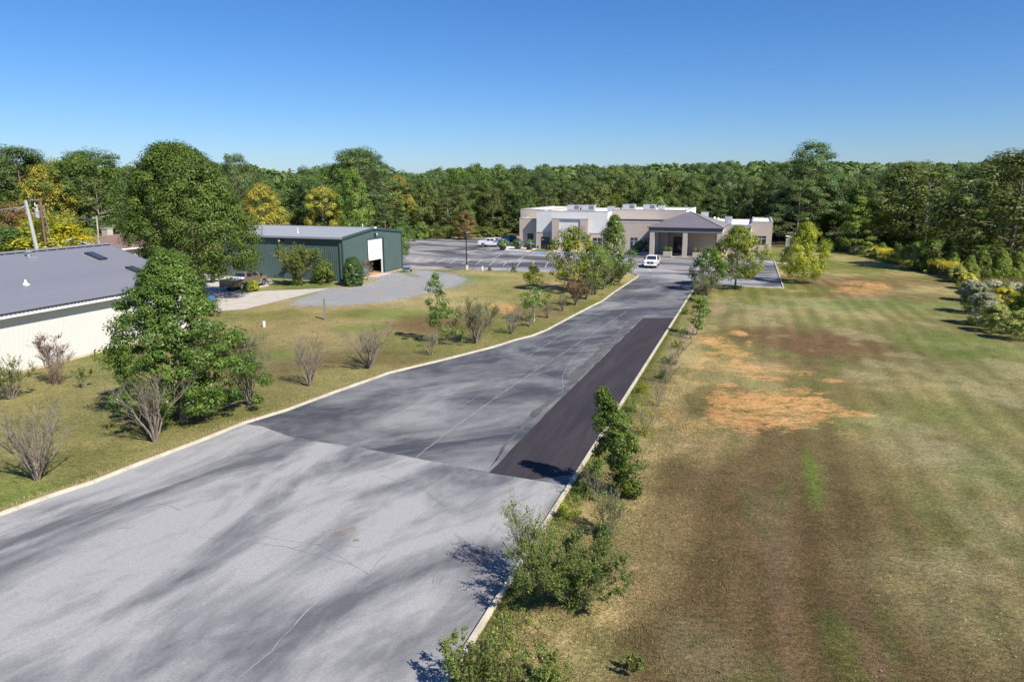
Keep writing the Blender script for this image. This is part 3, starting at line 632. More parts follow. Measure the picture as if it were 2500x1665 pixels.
# canopy
cz = 4.65
for (xa, ya) in ((24.95,-8.2),(31.0,-8.2),(37.1,-8.2),(24.95,-2.4),(37.1,-2.4)):
    o = MB().box(xa, xa+.82, ya, ya+.82, .15, cz).build('column', M['tan'], bl)
MB().box(24.9, 37.97, -8.25, -7.35, cz+.002, 4.95).build('beam', M['stucco'], bl)
MB().box(24.9, 25.8, -7.348, 9.0, cz+.002, 4.95).build('beam', M['stucco'], bl)
MB().box(37.07, 37.97, -7.348, 2.9, cz+.002, 4.95).build('beam', M['stucco'], bl)
MB().box(37.07, 37.97, -8.2, 2.95, 4.952, 5.4).build('gable_wall', M['stucco'], bl)
MB().box(24.8, 38.05, -8.35, -8.252, 4.9, 5.5).build('fascia', M['darkfascia'], bl)
MB().box(24.7, 24.798, -8.35, 10.0, 4.9, 5.5).build('fascia', M['darkfascia'], bl)
MB().box(25.0, 37.9, -8.2, 2.9, 5.41, 5.5).build('soffit', M['darkfascia'], bl)
x0, x1, y0, y1, ze = 24.45, 38.2, -8.6, 10.6, 5.56; ap = (31.33, 1.0, 8.15)
e = [(x0,y0,ze),(x1,y0,ze),(x1,y1,ze),(x0,y1,ze)]
for i in range(4):
    MB().poly([e[i], e[(i+1) % 4], ap]).build('roof_slope', M['darkroof'], bl)
mb = MB(); mb.box(x0, x1, y0, y0+.06, ze-.16, ze-.004); mb.box(x0, x0+.06, y0+.062, y1, ze-.16, ze-.004); mb.box(x1-.06, x1, y0+.062, y1, ze-.16, ze-.004); mb.build('eave_trim', M['frame'], bl)
def onroof(a, b, c, px, py):
    n = (Vector(b)-Vector(a)).cross(Vector(c)-Vector(a)); return a[2]-(n.x*(px-a[0])+n.y*(py-a[1]))/n.z
k = x0+.4
while k < x1-.3:
    t = (k-x0)/(ap[0]-x0) if k < ap[0] else (x1-k)/(x1-ap[0]); yt = y0+(ap[1]-y0)*t
    a = Vector((k, y0, ze+.03)); b = Vector((k, yt, onroof(e[0], e[1], ap, k, yt)+.03))
    MB().rod(a, b, .035, 4).build('roof_seam', M['darkroof'], bl); k += .46
k = y0+.4
while k < y1-.3:
    t = (k-y0)/(ap[1]-y0) if k < ap[1] else (y1-k)/(y1-ap[1]); xt = x1+(ap[0]-x1)*t
    a = Vector((x1, k, ze+.03)); b = Vector((xt, k, onroof(e[1], e[2], ap, xt, k)+.03))
    MB().rod(a, b, .035, 4).build('roof_seam', M['darkroof'], bl); k += .46
for q in (0, 1, 3): MB().rod(Vector(e[q])+Vector((0,0,.05)), Vector(ap)+Vector((0,0,.05)), .06, 6).build('roof_hip', M['darkfascia'], bl)
# rooftop units, each its own thing
def hvac(x, y, z, sx, sy, sz, label, fans=1):
    p = LW(x, y, z); t = empty('rooftop_unit', p, -AG, label, 'rooftop unit', 'rooftop air units on the office building')
    MB().box(-sx/2, sx/2, -sy/2, sy/2, .15, sz).build('casing', M['hvac'], t, bevel=.02)
    MB().box(-sx/2+.1, sx/2-.1, -sy/2+.1, sy/2-.1, 0, .148).build('curb', M['frame'], t)
    for i in range(fans):
        c = MB().cyl((-sx/2+sx*(i+.5)/fans, 0, 0), min(sx/fans, sy)*.34, min(sx/fans, sy)*.34, sz+.002, sz+.12, 12).build('fan_guard', M['hvacdark'], t)
    n = max(1, int(sx/1.1))
    for i in range(n):
        a = -sx/2+sx*(i+.12)/n; b = -sx/2+sx*(i+.88)/n
        MB().box(a, b, -sy/2-.03, -sy/2-.002, .35, sz-.15).build('grille' if i % 2 else 'hatch', M['hvacdark' if i % 3 == 1 else 'hvac'], t)
    return t
hvac(5.1, 12, 7.7, 2.9, 1.8, 1.25, 'large grey unit above the white stucco front, left of a pair', 2)
hvac(8.4, 12, 7.7, 2.9, 1.8, 1.25, 'large grey unit above the white stucco front, right of a pair', 2)
hvac(13.6, 11, 7.7, 1.5, 1.2, 1.05, 'smallest grey unit standing alone at the end of the white roof', 1)
hvac(17.4, 12, 8.0, 2.7, 1.7, 1.2, 'wide grey unit on the left of the high beige middle roof', 2)
hvac(21.8, 12, 8.0, 2.6, 1.7, 1.2, 'wide grey unit on the middle of the high beige roof', 2)
hvac(24.3, 12, 8.0, 1.4, 1.3, 1.0, 'small grey unit beside the wide one on the middle roof', 1)
hvac(33.0, 17, 5.45, 1.5, 1.5, 2.1, 'tall boxy grey unit just right of the canopy peak', 1)
hvac(38.3, 8.0, 5.45, 1.4, 1.4, 1.55, 'boxy grey unit on the low white roof right of the canopy', 1)
for i, (x, y, h) in enumerate(((35.2,15,.9),(35.9,16,.7),(36.6,15,.5))):
    p = LW(x, y, 5.45); t = tag(MB().cyl((0,0,0), .22, .22, 0, h).cyl((0,0,h+.05), .34, .1, 0, .25).build('roof_vent', M['roofwhite']), ['tallest white capped vent on the low roof', 'middle white capped vent on the low roof', 'shortest white capped vent on the low roof'][i], 'roof vent', 'white vents on the low roof'); t.location = p
p = LW(29.0, 14, 8.0); t = MB().cyl((0,0,0), .04, .04, 0, 1.1).box(-.35, .35, -.04, .04, .7, 1.15).build('dish_antenna', M['hvacdark']); t.location = p; t.rotation_euler = (.4, 0, .3); tag(t, 'small dark dish on the beige roof beside the canopy', 'antenna')

# ------------------------------------------------------------------ green metal building
SA = G(840, 690.5)
sh = empty('metal_building', (*SA, 0), -AG, 'dark green ribbed metal building with a half open white roll-up door', 'building')
WID, RID, EV, RZ, LEN = 16.8, 8.4, 6.15, 7.02, 21.0
def rib_profile(wd, n=3, d=.04):
    p = []; s = wd/n
    for i in range(n): p += [(i*s, 0), (i*s+.02, d), (i*s+.055, d), (i*s+.075, 0)]
    return p+[(wd, 0)]
def panel(name, wd, low, high, mapf, m, parent, n=3, d=.04):
    pr = rib_profile(wd, n, d); V = []
    for (s, dd) in pr: V.append(mapf(s, dd, low(s)))
    for (s, dd) in pr: V.append(mapf(s, dd, high(s)))
    k = len(pr); mb = MB(); mb.add(V, [(i, i+1, k+i+1, k+i) for i in range(k-1)]); return mb.build(name, m, parent)
pw = .914
base = panel('wall_panel', pw, lambda s: .12, lambda s: EV, lambda s, d, z: (-s, -d, z), M['green'], sh)
base.location = (0, 0, 0)
for i in range(1, int(LEN/pw)):
    c = base.copy(); scene.collection.objects.link(c); c.parent = sh; c.location = (-i*pw, 0, 0)
LEN = pw*int(LEN/pw)
pg = WID/18
for i in range(18):
    a = i*pg; zt = lambda s, a=a: EV+(RZ-EV)*(1-abs(a+s-RID)/RID)-.02
    lo = (lambda s: 5.45) if 6.2 < a+pg/2 < 10.75 else (lambda s: .22)
    if i == 6: lo = lambda s: .22
    panel('wall_panel', pg, lo, zt, lambda s, d, z, a=a: (d, a+s, z), M['green'], sh)
DY0, DY1 = 6.54, 10.72
MB().box(-.02, .10, DY0-.12, DY0-.002, .2, 5.5).box(-.02, .10, DY1+.002, DY1+.12, .2, 5.5).box(-.02, .10, DY0-.12, DY1+.12, 5.502, 5.62).build('door_frame', M['greentrim'], sh)
MB().box(-.25, -.02, DY1-.06, DY1, .2, 5.45).box(-.25, -.02, DY0, DY0+.06, .2, 5.45).build('door_jamb', M['white'], sh)
dz0 = 2.3; nsl = 13; ds = (5.45-dz0)/nsl
ddoor = MB().box(-.16, -.13, DY0+.062, DY1-.062, dz0, 5.44).build('rollup_door', M['rollup'], sh)
for i in range(nsl):
    MB().box(-.128, -.10, DY0+.062, DY1-.062, dz0+i*ds+.02, dz0+(i+1)*ds-.02).build('slat', M['rollup'], ddoor, bevel=.006)
panel('wall_panel', WID, lambda s: .1, lambda s: EV+(RZ-EV)*(1-abs(s-RID)/RID)-.02, lambda s, d, z: (-LEN-d, s, z), M['green'], sh, 54)
panel('wall_panel', LEN, lambda s: .1, lambda s: EV, lambda s, d, z: (-s, WID+d, z), M['green'], sh, 60)
MB().box(-LEN-.05, .12, -.06, WID+.06, -.3, .10).build('footing', M['slab'], sh)
MB().box(-LEN+.1, -.3, .1, WID-.1, .101, .12).build('floor', M['clay'], sh)
MB().box(-.3, 1.3, DY0-.3, DY1+.3, -.02, .06).build('threshold', M['concrete'], sh)
for i in range(4):
    MB().box(-3.5-i*5, -3.3-i*5, .3, .5, .13, EV-.2).box(-3.5-i*5, -3.3-i*5, WID-.5, WID-.3, .13, EV-.2).build('steel_post', M['steel'], sh)
sl_ = math.hypot(RID+.25, (RZ-EV)*(RID+.25)/RID)
def roofmap(side, x0r):
    k = (RZ-EV)/RID
    def f(s, d, t):
        yy = (RID-t) if side == 0 else (RID+t)
        return (x0r-s, yy, RZ+.06-k*t+d)
    return f
for side in (0, 1):
    r0 = panel('roof_panel', pw, lambda s: 0.0, lambda s: RID+.28, roofmap(side, .15), M['galv'], sh, 3, .03)
    for i in range(1, int(LEN/pw)+1):
        c = r0.copy(); scene.collection.objects.link(c); c.parent = sh; c.location = (-i*pw, 0, 0)
k = (RZ-EV)/RID
MB().hexa([(-LEN,RID-.25,RZ+.08-.02),(.17,RID-.25,RZ+.06),(.17,RID+.25,RZ+.06),(-LEN,RID+.25,RZ+.06)], [(-LEN,RID-.25,RZ+.10),(.17,RID-.25,RZ+.10),(.17,RID+.25,RZ+.10),(-LEN,RID+.25,RZ+.10)]).build('ridge_cap', M['galv'], sh)
for s_, y0_, y1_ in ((0,-.32,RID),(1,RID,WID+.32)):
    za = EV+.06-k*.32 if s_ == 0 else RZ+.06; zb = RZ+.06 if s_ == 0 else EV+.06-k*.32
    MB().hexa([(.10,y0_,za-.28),(.20,y0_,za-.28),(.20,y1_,zb-.28),(.10,y1_,zb-.28)], [(.10,y0_,za+.05),(.20,y0_,za+.05),(.20,y1_,zb+.05),(.10,y1_,zb+.05)]).build('rake_trim', M['greentrim'], sh)
MB().box(-LEN, .21, -.48, -.30, EV-.20, EV+.02).build('gutter', M['galv'], sh)
MB().box(-LEN, .20, -.29, -.05, EV-.30, EV-.06).build('eave_trim', M['greentrim'], sh)
MB().box(-.35, -.2, -.18, -.05, .2, EV-.31).build('downpipe', M['green'], sh)
MB().box(.0, .12, -.07, .10, .12, EV-.3).build('corner_trim', M['greentrim'], sh)
MB().box(.0, .12, WID-.1, WID+.07, .12, EV-.1).build('corner_trim', M['greentrim'], sh)
for (x, y, z, side) in ((.25,8.6,6.0,1),(-9.9,-.3,5.4,0)):
    f = MB().box(x-.12, x+.16, y-.22, y+.22, z, z+.26).build('flood_light', M['black'], sh)
    MB().box(x+.162 if side else x-.14, x+.19 if side else x+.14, y-.18 if side else y-.25, y+.18 if side else y-.222, z+.02, z+.24).build('lens', M['plate'], f)
MB().box(.2, .42, RID-.2, RID+.2, RZ-.08, RZ+.16).build('ridge_end_cap', M['white'], sh)
for (x, y, h) in ((-8.9,2.5,.55),(-.3-4.0,12.5,.5)):
    MB().cyl((x, y, RZ-k*abs(y-RID)), .06, .06, 0, h+.25, 8).cyl((x, y, RZ-k*abs(y-RID)), .16, .07, 0, .2, 8).build('vent_pipe', M['white'], sh)

# ------------------------------------------------------------------ white brick house
HA = R(18.5); HO = G(249, 860)
hs = empty('brick_house', (*HO, 0), -HA, 'long white painted brick house with slate grey ribbed metal roof', 'house')
Y0, Y1, XR, XB = -22.0, 9.4, -9.2, -18.4; ZE, ZR = 4.52, 7.62; SLP = (ZR-ZE)/(XR-.8)
MB().box(XB, 0, Y0, Y1, .0, 4.22).build('wall', M['mortar'], hs)
MB().poly([(-.0,Y1+.001,4.22),(XB,Y1+.001,4.22),(XR,Y1+.001,ZR-.35)]).build('gable', M['white'], hs)
MB().box(-.05, .05, Y0, Y1+.05, -.1, .16).build('footing', M['slab'], hs)
bw, bh = .372, .142; rows = 28
bmk = MB().box(0, .016, .002, bw-.002, .011, bh-.011).mesh('brick', M['brick'])
sub = MB(); cnt = 0
for r_ in range(rows):
    z = .17+r_*bh; off = bw/2 if r_ % 2 else 0; yy = -11.8+off
    while yy < Y1-bw:
        if -8.2 <= yy < -4.2 and cnt < 300:
            o = bpy.data.objects.new('brick', bmk); link(o, hs); o.location = (mnoise.noise(Vector((yy*9, z*9, 0)))*.004, yy, z); cnt += 1
        else:
            j = mnoise.noise(Vector((yy*9, z*9, 0)))*.004
            sub.add([(j+.016,yy+.002,z+.011),(j+.016,yy+bw-.002,z+.011),(j+.016,yy+bw-.002,z+bh-.011),(j+.016,yy+.002,z+bh-.011),(0,yy+.002,z+bh-.011),(0,yy+bw-.002,z+bh-.011),(0,yy+.002,z+.011),(0,yy+bw-.002,z+.011)],
                    [(0,1,2,3),(3,2,5,4),(1,0,6,7)])
        yy += bw
tag(sub.build('brickwork', M['brick'], hs), kind='stuff')
MB().box(.001, .62, Y0, Y1+.35, 4.22, 4.25).build('soffit', M['white'], hs)
MB().box(.622, .70, Y0, Y1+.40, 4.16, 4.42).build('fascia', M['white'], hs)
def hroof(side):
    def f(s, d, t):
        if side == 0: return (XR+t, Y1+.45-s, ZR+SLP*t+d)
        return (XR-t, Y1+.45-s, ZR+SLP*t+d)
    return f
SLP = -(ZR-ZE)/(.8-XR)
for side in (0, 1):
    r0 = panel('roof_panel', pw, lambda s: 0.0, lambda s: (.80-XR), hroof(side), M['houseroof'], hs, 3, .018)
    for i in range(1, int((Y1-Y0)/pw)+1):
        c = r0.copy(); scene.collection.objects.link(c); c.parent = hs; c.location = (0, -i*pw, 0)
    # closed underside
    sx = 1 if side == 0 else -1
    MB().quad((XR, Y0, ZR-.04), (XR+sx*(.78-XR), Y0, ZE-.04), (XR+sx*(.78-XR), Y1+.44, ZE-.04), (XR, Y1+.44, ZR-.04)).build('roof_deck', M['frame'], hs)
    MB().hexa([(XR,Y1+.452,ZR-.22),(XR,Y1+.50,ZR-.22),(XR+sx*(.80-XR),Y1+.50,ZE-.22),(XR+sx*(.80-XR),Y1+.452,ZE-.22)],
              [(XR,Y1+.452,ZR+.05),(XR,Y1+.50,ZR+.05),(XR+sx*(.80-XR),Y1+.50,ZE+.05),(XR+sx*(.80-XR),Y1+.452,ZE+.05)]).build('rake_trim', M['houseroof'], hs)
mb = MB(); yy = Y0
while yy < Y1+.2:
    mb.box(.795, .815, yy+.05, yy+.30, ZE-.07, ZE+.012); yy += .3047
mb.build('eave_closure', M['frame'], hs)
MB().hexa([(XR-.22,Y0,ZR+.0),(XR+.22,Y0,ZR+.0),(XR+.22,Y1+.5,ZR+.0),(XR-.22,Y1+.5,ZR+.0)], [(XR-.03,Y0,ZR+.14),(XR+.03,Y0,ZR+.14),(XR+.03,Y1+.5,ZR+.14),(XR-.03,Y1+.5,ZR+.14)]).build('ridge_cap', M['houseroof'], hs)
mb = MB(); yy = Y0
while yy < Y1+.3:
    mb.box(XR+.24, XR+.30, yy, yy+.72, ZR-.07, ZR+.02); yy += .914
mb.build('ridge_gap', M['black'], hs)  # black boxes stand in for the shaded gaps under the ridge cap
def hroof_hit(px, py):
    u = (px-1250)/FPX; v = (832.5-py)/FPX
    d = Vector((u, math.cos(PITCH)+v*math.sin(PITCH), -math.sin(PITCH)+v*math.cos(PITCH)))
    q = Matrix.Rotation(HA, 3, 'Z'); o_ = q @ (Vector((0,0,CAMH))-Vector((HO[0],HO[1],0))); dd = q @ d
    # plane z = ZR + SLP*(x-XR)
    t = (ZR+SLP*(o_.x-XR)-o_.z)/(dd.z-SLP*dd.x); return o_+dd*t
for (px, py, L_, W_) in ((234,629,1.8,.85),(331,663,1.6,.85)):
    p = hroof_hit(px, py); t = empty('skylight', (0,0,0)); t.parent = hs; t.location = p; t.rotation_euler = (0, -math.atan(SLP), 0)
    MB().box(-L_/2-.15, L_/2+.15, -W_/2-.15, W_/2+.15, .02, .06).build('flashing', M['galv'], t)
    MB().box(-L_/2, L_/2, -W_/2, W_/2, .061, .22).build('skylight_frame', M['frame'], t)
    MB().box(-L_/2+.09, L_/2-.09, -W_/2+.09, W_/2-.09, .2205, .235).build('pane', M['skyglass'], t)
p = hroof_hit(71, 628); t = MB().box(-.45, .45, -.4, .4, -.12, .05).cyl((0,0,0), .15, .15, 0, .42, 10).cyl((0,0,0), .27, .27, .42, .56, 10).build('flue', M['galv'], hs); t.location = p
p = hroof_hit(63, 694); t = MB().cyl((0,0,0), .30, .10, -.1, .14, 10).cyl((0,0,0), .09, .07, .14, .34, 8).build('vent_pipe', M['white'], hs); t.location = p

# ------------------------------------------------------------------ brown roofed house behind
bh_ = empty('brown_roof_house', (-71.2, 112, 0), -R(18.8), 'low house with brown shingle roof behind the white brick house', 'house')
MB().box(-6, 6, .4, 16, 0, 3.0).build('wall', M['chim'], bh_)
for sx in (-1, 1):
    MB().hexa([(0,-.1,4.7),(sx*6.7,-.1,2.85),(sx*6.7,16.5,2.85),(0,16.5,4.7)], [(0,-.1,4.88),(sx*6.7,-.1,3.03),(sx*6.7,16.5,3.03),(0,16.5,4.88)]).build('roof', M['shingle'], bh_)
    MB().hexa([(0,-.16,4.66),(0,-.104,4.66),(sx*6.7,-.104,2.81),(sx*6.7,-.16,2.81)], [(0,-.16,4.9),(0,-.104,4.9),(sx*6.7,-.104,3.05),(sx*6.7,-.16,3.05)]).build('barge_board', M['white'], bh_)
MB().poly([(-6,.39,3.0),(6,.39,3.0),(0,.39,4.7)]).build('gable', mat('grey_siding', (.25,.29,.35), .7), bh_)
MB().box(6.702, 6.78, 0, 16.5, 2.8, 3.02).build('fascia', M['white'], bh_)
ch = MB().box(-1.2, .1, 6.2, 7.3, 4.4, 5.9).build('chimney', M['chim'], bh_); MB().box(-1.3, .2, 6.1, 7.4, 5.902, 6.02).build('chimney_cap', M['coping'], ch)

# ------------------------------------------------------------------ poles and wires
def pole(name, base, top, r0, r1, m, label, cat='utility pole'):
    t = empty(name, base, 0, label, cat)
    d = Vector(top)-Vector(base); q = d.to_track_quat('Z', 'Y'); n = 12; mb = MB(); vs = []
    for z, r_ in ((0, r0), (1, r1)):
        for i in range(n): vs.append(tuple(d*z + q @ Vector((math.cos(i*2*math.pi/n)*r_, math.sin(i*2*math.pi/n)*r_, 0))))
    mb.add(vs, [tuple(range(n))[::-1], tuple(range(n, 2*n))]+[(i, (i+1) % n, (i+1) % n+n, i+n) for i in range(n)]); mb.build('shaft', M[m], t, smooth=False)
    return t
p1 = pole('utility_pole', (-54.9,80,0), (-55.85,80,11.42), .27, .17, 'pole', 'leaning weathered grey utility pole behind the white brick house')
MB().rod((-.9,-.2,10.75), (-1.9,-.6,10.35), .05).rod((-.9,0,10.9), (-1.5,-.3,10.5), .07).box(-1.12,-.9,-.1,.1,10.6,10.8).build('insulator_arm', M['metal'], p1)
MB().cyl((-.93,-.2,9.9), .05, .05, 0, .35, 6).build('bolt', M['metal'], p1)
p2 = pole('utility_pole', (-62.5,92,0), (-62.3,92,11.45), .2, .14, 'polebrown', 'brown utility pole carrying a grey transformer')
MB().cyl((-.35,-.15,8.95), .26, .26, 0, .95, 12).cyl((-.35,-.15,9.9), .26, .1, 0, .15, 12).build('transformer', M['hvac'], p2)
MB().rod((-1.4,0,11.2), (.25,0,11.25), .05, 6).build('crossarm', M['metal'], p2)
MB().cyl((-.35,0,10.05), .04, .04, 0, .4, 6).cyl((-.55,0,10.4), .05, .04, 0, .5, 6).rod((-.9,0,10.2), (-.3,0,10.0), .03).rod((-.7,0,10.7), (.1,0,10.4), .02).build('insulator', M['white'], p2)
p3 = pole('utility_pole', (-66.6,110.5,0), (-66.2,110.5,8.42), .16, .11, 'bark_pale', 'thin pale utility pole beside the brown roof chimney')
MB().rod((-.3,0,8.1), (.3,0,8.1), .04).build('crossarm', M['white'], p3)
def wire(a, b, sag, label, r_=.018):
    a = Vector(a); b = Vector(b); mb = MB(); P = [a+(b-a)*t/12-Vector((0,0,sag*4*(t/12)*(1-t/12))) for t in range(13)]
    for i in range(12): mb.rod(P[i], P[i+1], r_, 4)
    return tag(mb.build('power_wire', M['wire']), label, 'wire')
wire((-55.8,80,10.7), (-90,55,10.2), 1.2, 'thick cable leaving the grey pole towards the left', .05)
wire((-55.75,80,10.5), (-66.4,110.5,8.0), .9, 'cable from the grey pole to the thin pale pole', .03)
wire((-63.6,92,11.2), (-55.8,80,11.1), .5, 'top wire between the brown and the grey pole', .03)
wire((-62.2,92,10.9), (-58.6,88,4.2), .1, 'stay wire slanting down right of the brown pole', .03)
wire((-62.3,92,10.2), (-66.4,110.5,8.1), .6, 'wire from the transformer pole to the pale pole', .025)

# ------------------------------------------------------------------ posts, lamps, signs, small things
p = G(793, 780); t = MB().box(-.10, .10, -.10, .10, -.1, 2.12).build('timber_post', M['wood'], bevel=.01); t.location = (*p, 0); t.rotation_euler = (0, .02, .3); tag(t, 'bare grey timber post alone on the left lawn', 'post')
def lamp(x, y, h, label, base=.7):
    t = empty('parking_lamp', LW(x, y, 0), -AG, label, 'lamp post')
    MB().cyl((0,0,0), .27, .27, -.05, base, 14).build('concrete_base', M['kerb'], t)
    MB().box(-.065, .065, -.065, .065, base+.002, h-.25).build('pole', M['black'], t)
    for s_ in (-1, 1):
        hd = MB().hexa([(s_*.12,-.22,h-.30),(s_*.55,-.22,h-.12),(s_*.55,.22,h-.12),(s_*.12,.22,h-.30)], [(s_*.10,-.22,h-.16),(s_*.52,-.22,h+.04),(s_*.52,.22,h+.04),(s_*.10,.22,h-.16)]).build('lamp_head', M['black' if s_ < 0 else 'hvac'], t)
        MB().rod((0,0,h-.32), (s_*.2,0,h-.22), .04).build('bracket', M['black'], t)
lamp(.42, -38.6, 6.0, 'black car park lamp on a pale round base by the lawn edge')
lamp(-21.4, 30.2, 5.0, 'distant car park lamp in front of the dark woods')
p = G(1239.6, 662); t = MB().box(-.07, .07, -.07, .07, 0, 2.0).build('marker_post', M['wood']); t.location = (*p, 0); tag(t, 'dark upright post at the lawn edge of the car park', 'post')
p = G(1250.8, 660); t = MB().cyl((0,0,0), .03, .03, 0, 1.3, 6).build('marker_rod', M['black']); t.location = (*p, 0); tag(t, 'thin dark rod just right of the dark post', 'rod')
for (px, py, h, lab) in ((645,798,.45,'short cream pipe standing in the left lawn'),(1177.5,660,.55,'short white pipe at the lawn edge of the car park'),(1910.5,627,.9,'short white pipe left of the yellow-green tree')):
    p = G(px, py); t = MB().cyl((0,0,0), .13, .13, 0, h, 10).cyl((0,0,0), .15, .15, h+.001, h+.08, 10).build('marker_pipe', M['brick' if px < 700 else 'white']); t.location = (*p, 0); tag(t, lab, 'pipe')
def sign(px, py, h, label):
    p = G(px, py, .14); t = empty('accessible_sign', (*p, .12), -AG, label, 'sign', 'blue accessible parking signs')
    MB().box(-.03, .03, -.02, .02, 0, h).build('post', M['signpost'], t)
    pl = MB().box(-.19, .19, -.045, -.022, h-.62, h).build('sign_plate', M['signblue'], t)
    mb = MB(); zc = h-.34
    for k in range(10):
        a0 = R(120+k*22); a1 = R(142+k*22); mb.poly([(r_*math.cos(a), -.048, zc+r_*math.sin(a)) for a, r_ in ((a0,.065),(a1,.065),(a1,.09),(a0,.09))])
    mb.box(-.02,.0,-.050,-.0485,zc,zc+.14); mb.box(-.02,.08,-.052,-.0505,zc+.0,zc+.02); mb.box(.07,.09,-.054,-.0525,zc-.09,zc+.01); mb.cyl((-.01,-.0495,zc+.17), .022, .022, -.001, .001, 8, axis='y')
    mb.box(-.14,.14,-.0500,-.0485,h-.60,h-.535)
    mb.build('wheelchair_symbol', M['white'], pl)
sign(1269.5, 613.5, 2.15, 'blue parking sign beside the second dark planter, leftmost by the walls')
sign(1296.2, 614.5, 2.15, 'blue parking sign in front of the dark doorway left of the white block')
sign(1358.3, 615.0, 2.15, 'blue parking sign in front of the pier with the white panel')
sign(1213.2, 611.5, 2.15, 'blue parking sign in front of the white pickup truck')
sign(1546.5, 617.5, 2.15, 'blue parking sign left of the entrance canopy')
# wheelbarrow
p = G(992, 664.5); t = empty('wheelbarrow', (*p, 0), .4, 'blue wheelbarrow parked at the corner of the green metal building', 'wheelbarrow')
MB().hexa([(-.35,-.22,.35),(.35,-.22,.35),(.35,.22,.35),(-.35,.22,.35)], [(-.62,-.4,.72),(.62,-.4,.72),(.62,.4,.72),(-.62,.4,.72)]).build('tray', M['bluecart'], t)
MB().cyl((.75,-.05,.2), .2, .2, 0, .1, 12, axis='y').build('wheel', M['rubber'], t)
MB().rod((.75,-.1,.2), (-1.0,-.32,.62), .03).rod((.75,.1,.2), (-1.0,.32,.62), .03).build('handles', M['wood'], t)
for s_ in (-1, 1): MB().rod((-.3,s_*.25,.4), (-.4,s_*.3,0), .03).build('leg', M['black'], t)
# dark box by the woods
p = G(1019.5, 582); t = empty('utility_box', (*p, 0), -AG, 'low black box at the far edge of the car park', 'utility box')
MB().box(-.75, .75, -.5, .5, 0, 1.05).build('cabinet', M['black'], t, bevel=.04); MB().hexa([(-.8,-.55,1.052),(.8,-.55,1.052),(.8,.55,1.052),(-.8,.55,1.052)], [(-.6,-.4,1.25),(.6,-.4,1.25),(.6,.4,1.25),(-.6,.4,1.25)]).build('lid', M['black'], t)
# white storage boxes at the right wood edge
for (px, py, s_, lab) in ((1927.5,604,1.0,'white storage box with sloping lid left behind the yellow tree, nearer one'),(1934,598,1.15,'white storage box with sloping lid behind the yellow tree, farther one')):
    p = G(px, py); t = empty('storage_box', (*p, 0), -.5, lab, 'storage box')
    MB().box(-.8*s_, .8*s_, -.5, .5, 0, 2.0*s_).build('body', M['stucco'], t)
    MB().hexa([(-.9*s_,-.6,2.35*s_),(.9*s_,-.6,2.002*s_),(.9*s_,.6,2.002*s_),(-.9*s_,.6,2.35*s_)], [(-.9*s_,-.6,2.5*s_),(.9*s_,-.6,2.12*s_),(.9*s_,.6,2.12*s_),(-.9*s_,.6,2.5*s_)]).build('lid', M['white'], t)
    MB().box(-.3, .3, -.53, -.502, .3, 1.6).build('hatch', M['white'], t)
# blue bin by the house corner
p = G(516, 748); t = empty('blue_bin', (*p, 0), .2, 'blue bin half hidden below the big oak', 'bin')
MB().hexa([(-.28,-.3,0),(.28,-.3,0),(.28,.3,0),(-.28,.3,0)], [(-.36,-.38,1.0),(.36,-.38,1.0),(.36,.38,1.0),(-.36,.38,1.0)]).build('body', M['signblue'], t)
MB().box(-.38, .38, -.42, .42, 1.002, 1.08).build('lid', M['signblue'], t)
for s_ in (-1, 1): MB().cyl((s_*.3-.04, .34, .12), .12, .12, 0, .08, 10, axis='x').build('wheel', M['rubber'], t)
# flat trailer left of the tan truck
p = G(505, 690); t = empty('utility_trailer', (*p, 0), R(60), 'dark open utility trailer parked behind the tan truck', 'trailer')
MB().box(-2.2, 2.2, -1, 1, .55, .66).build('deck', M['wood'], t)
for s_ in (-1, 1):
    MB().box(-2.2, 2.2, s_*1.0-.03, s_*1.0+.03, 1.05, 1.12).build('rail', M['bark'], t)
    for x in (-2.1, -.7, .7, 2.1): MB().box(x-.04, x+.04, s_*1.0-.028, s_*1.0+.028, .662, 1.048).build('upright', M['bark_pale'], t)
    MB().cyl((.2, s_*1.05-.1, .33), .33, .33, 0, .2, 14, axis='y').build('wheel', M['rubber'], t)
MB().rod((-2.2,-.6,.58), (-3.5,0,.5), .05).rod((-2.2,.6,.58), (-3.5,0,.5), .05).build('drawbar', M['black'], t)

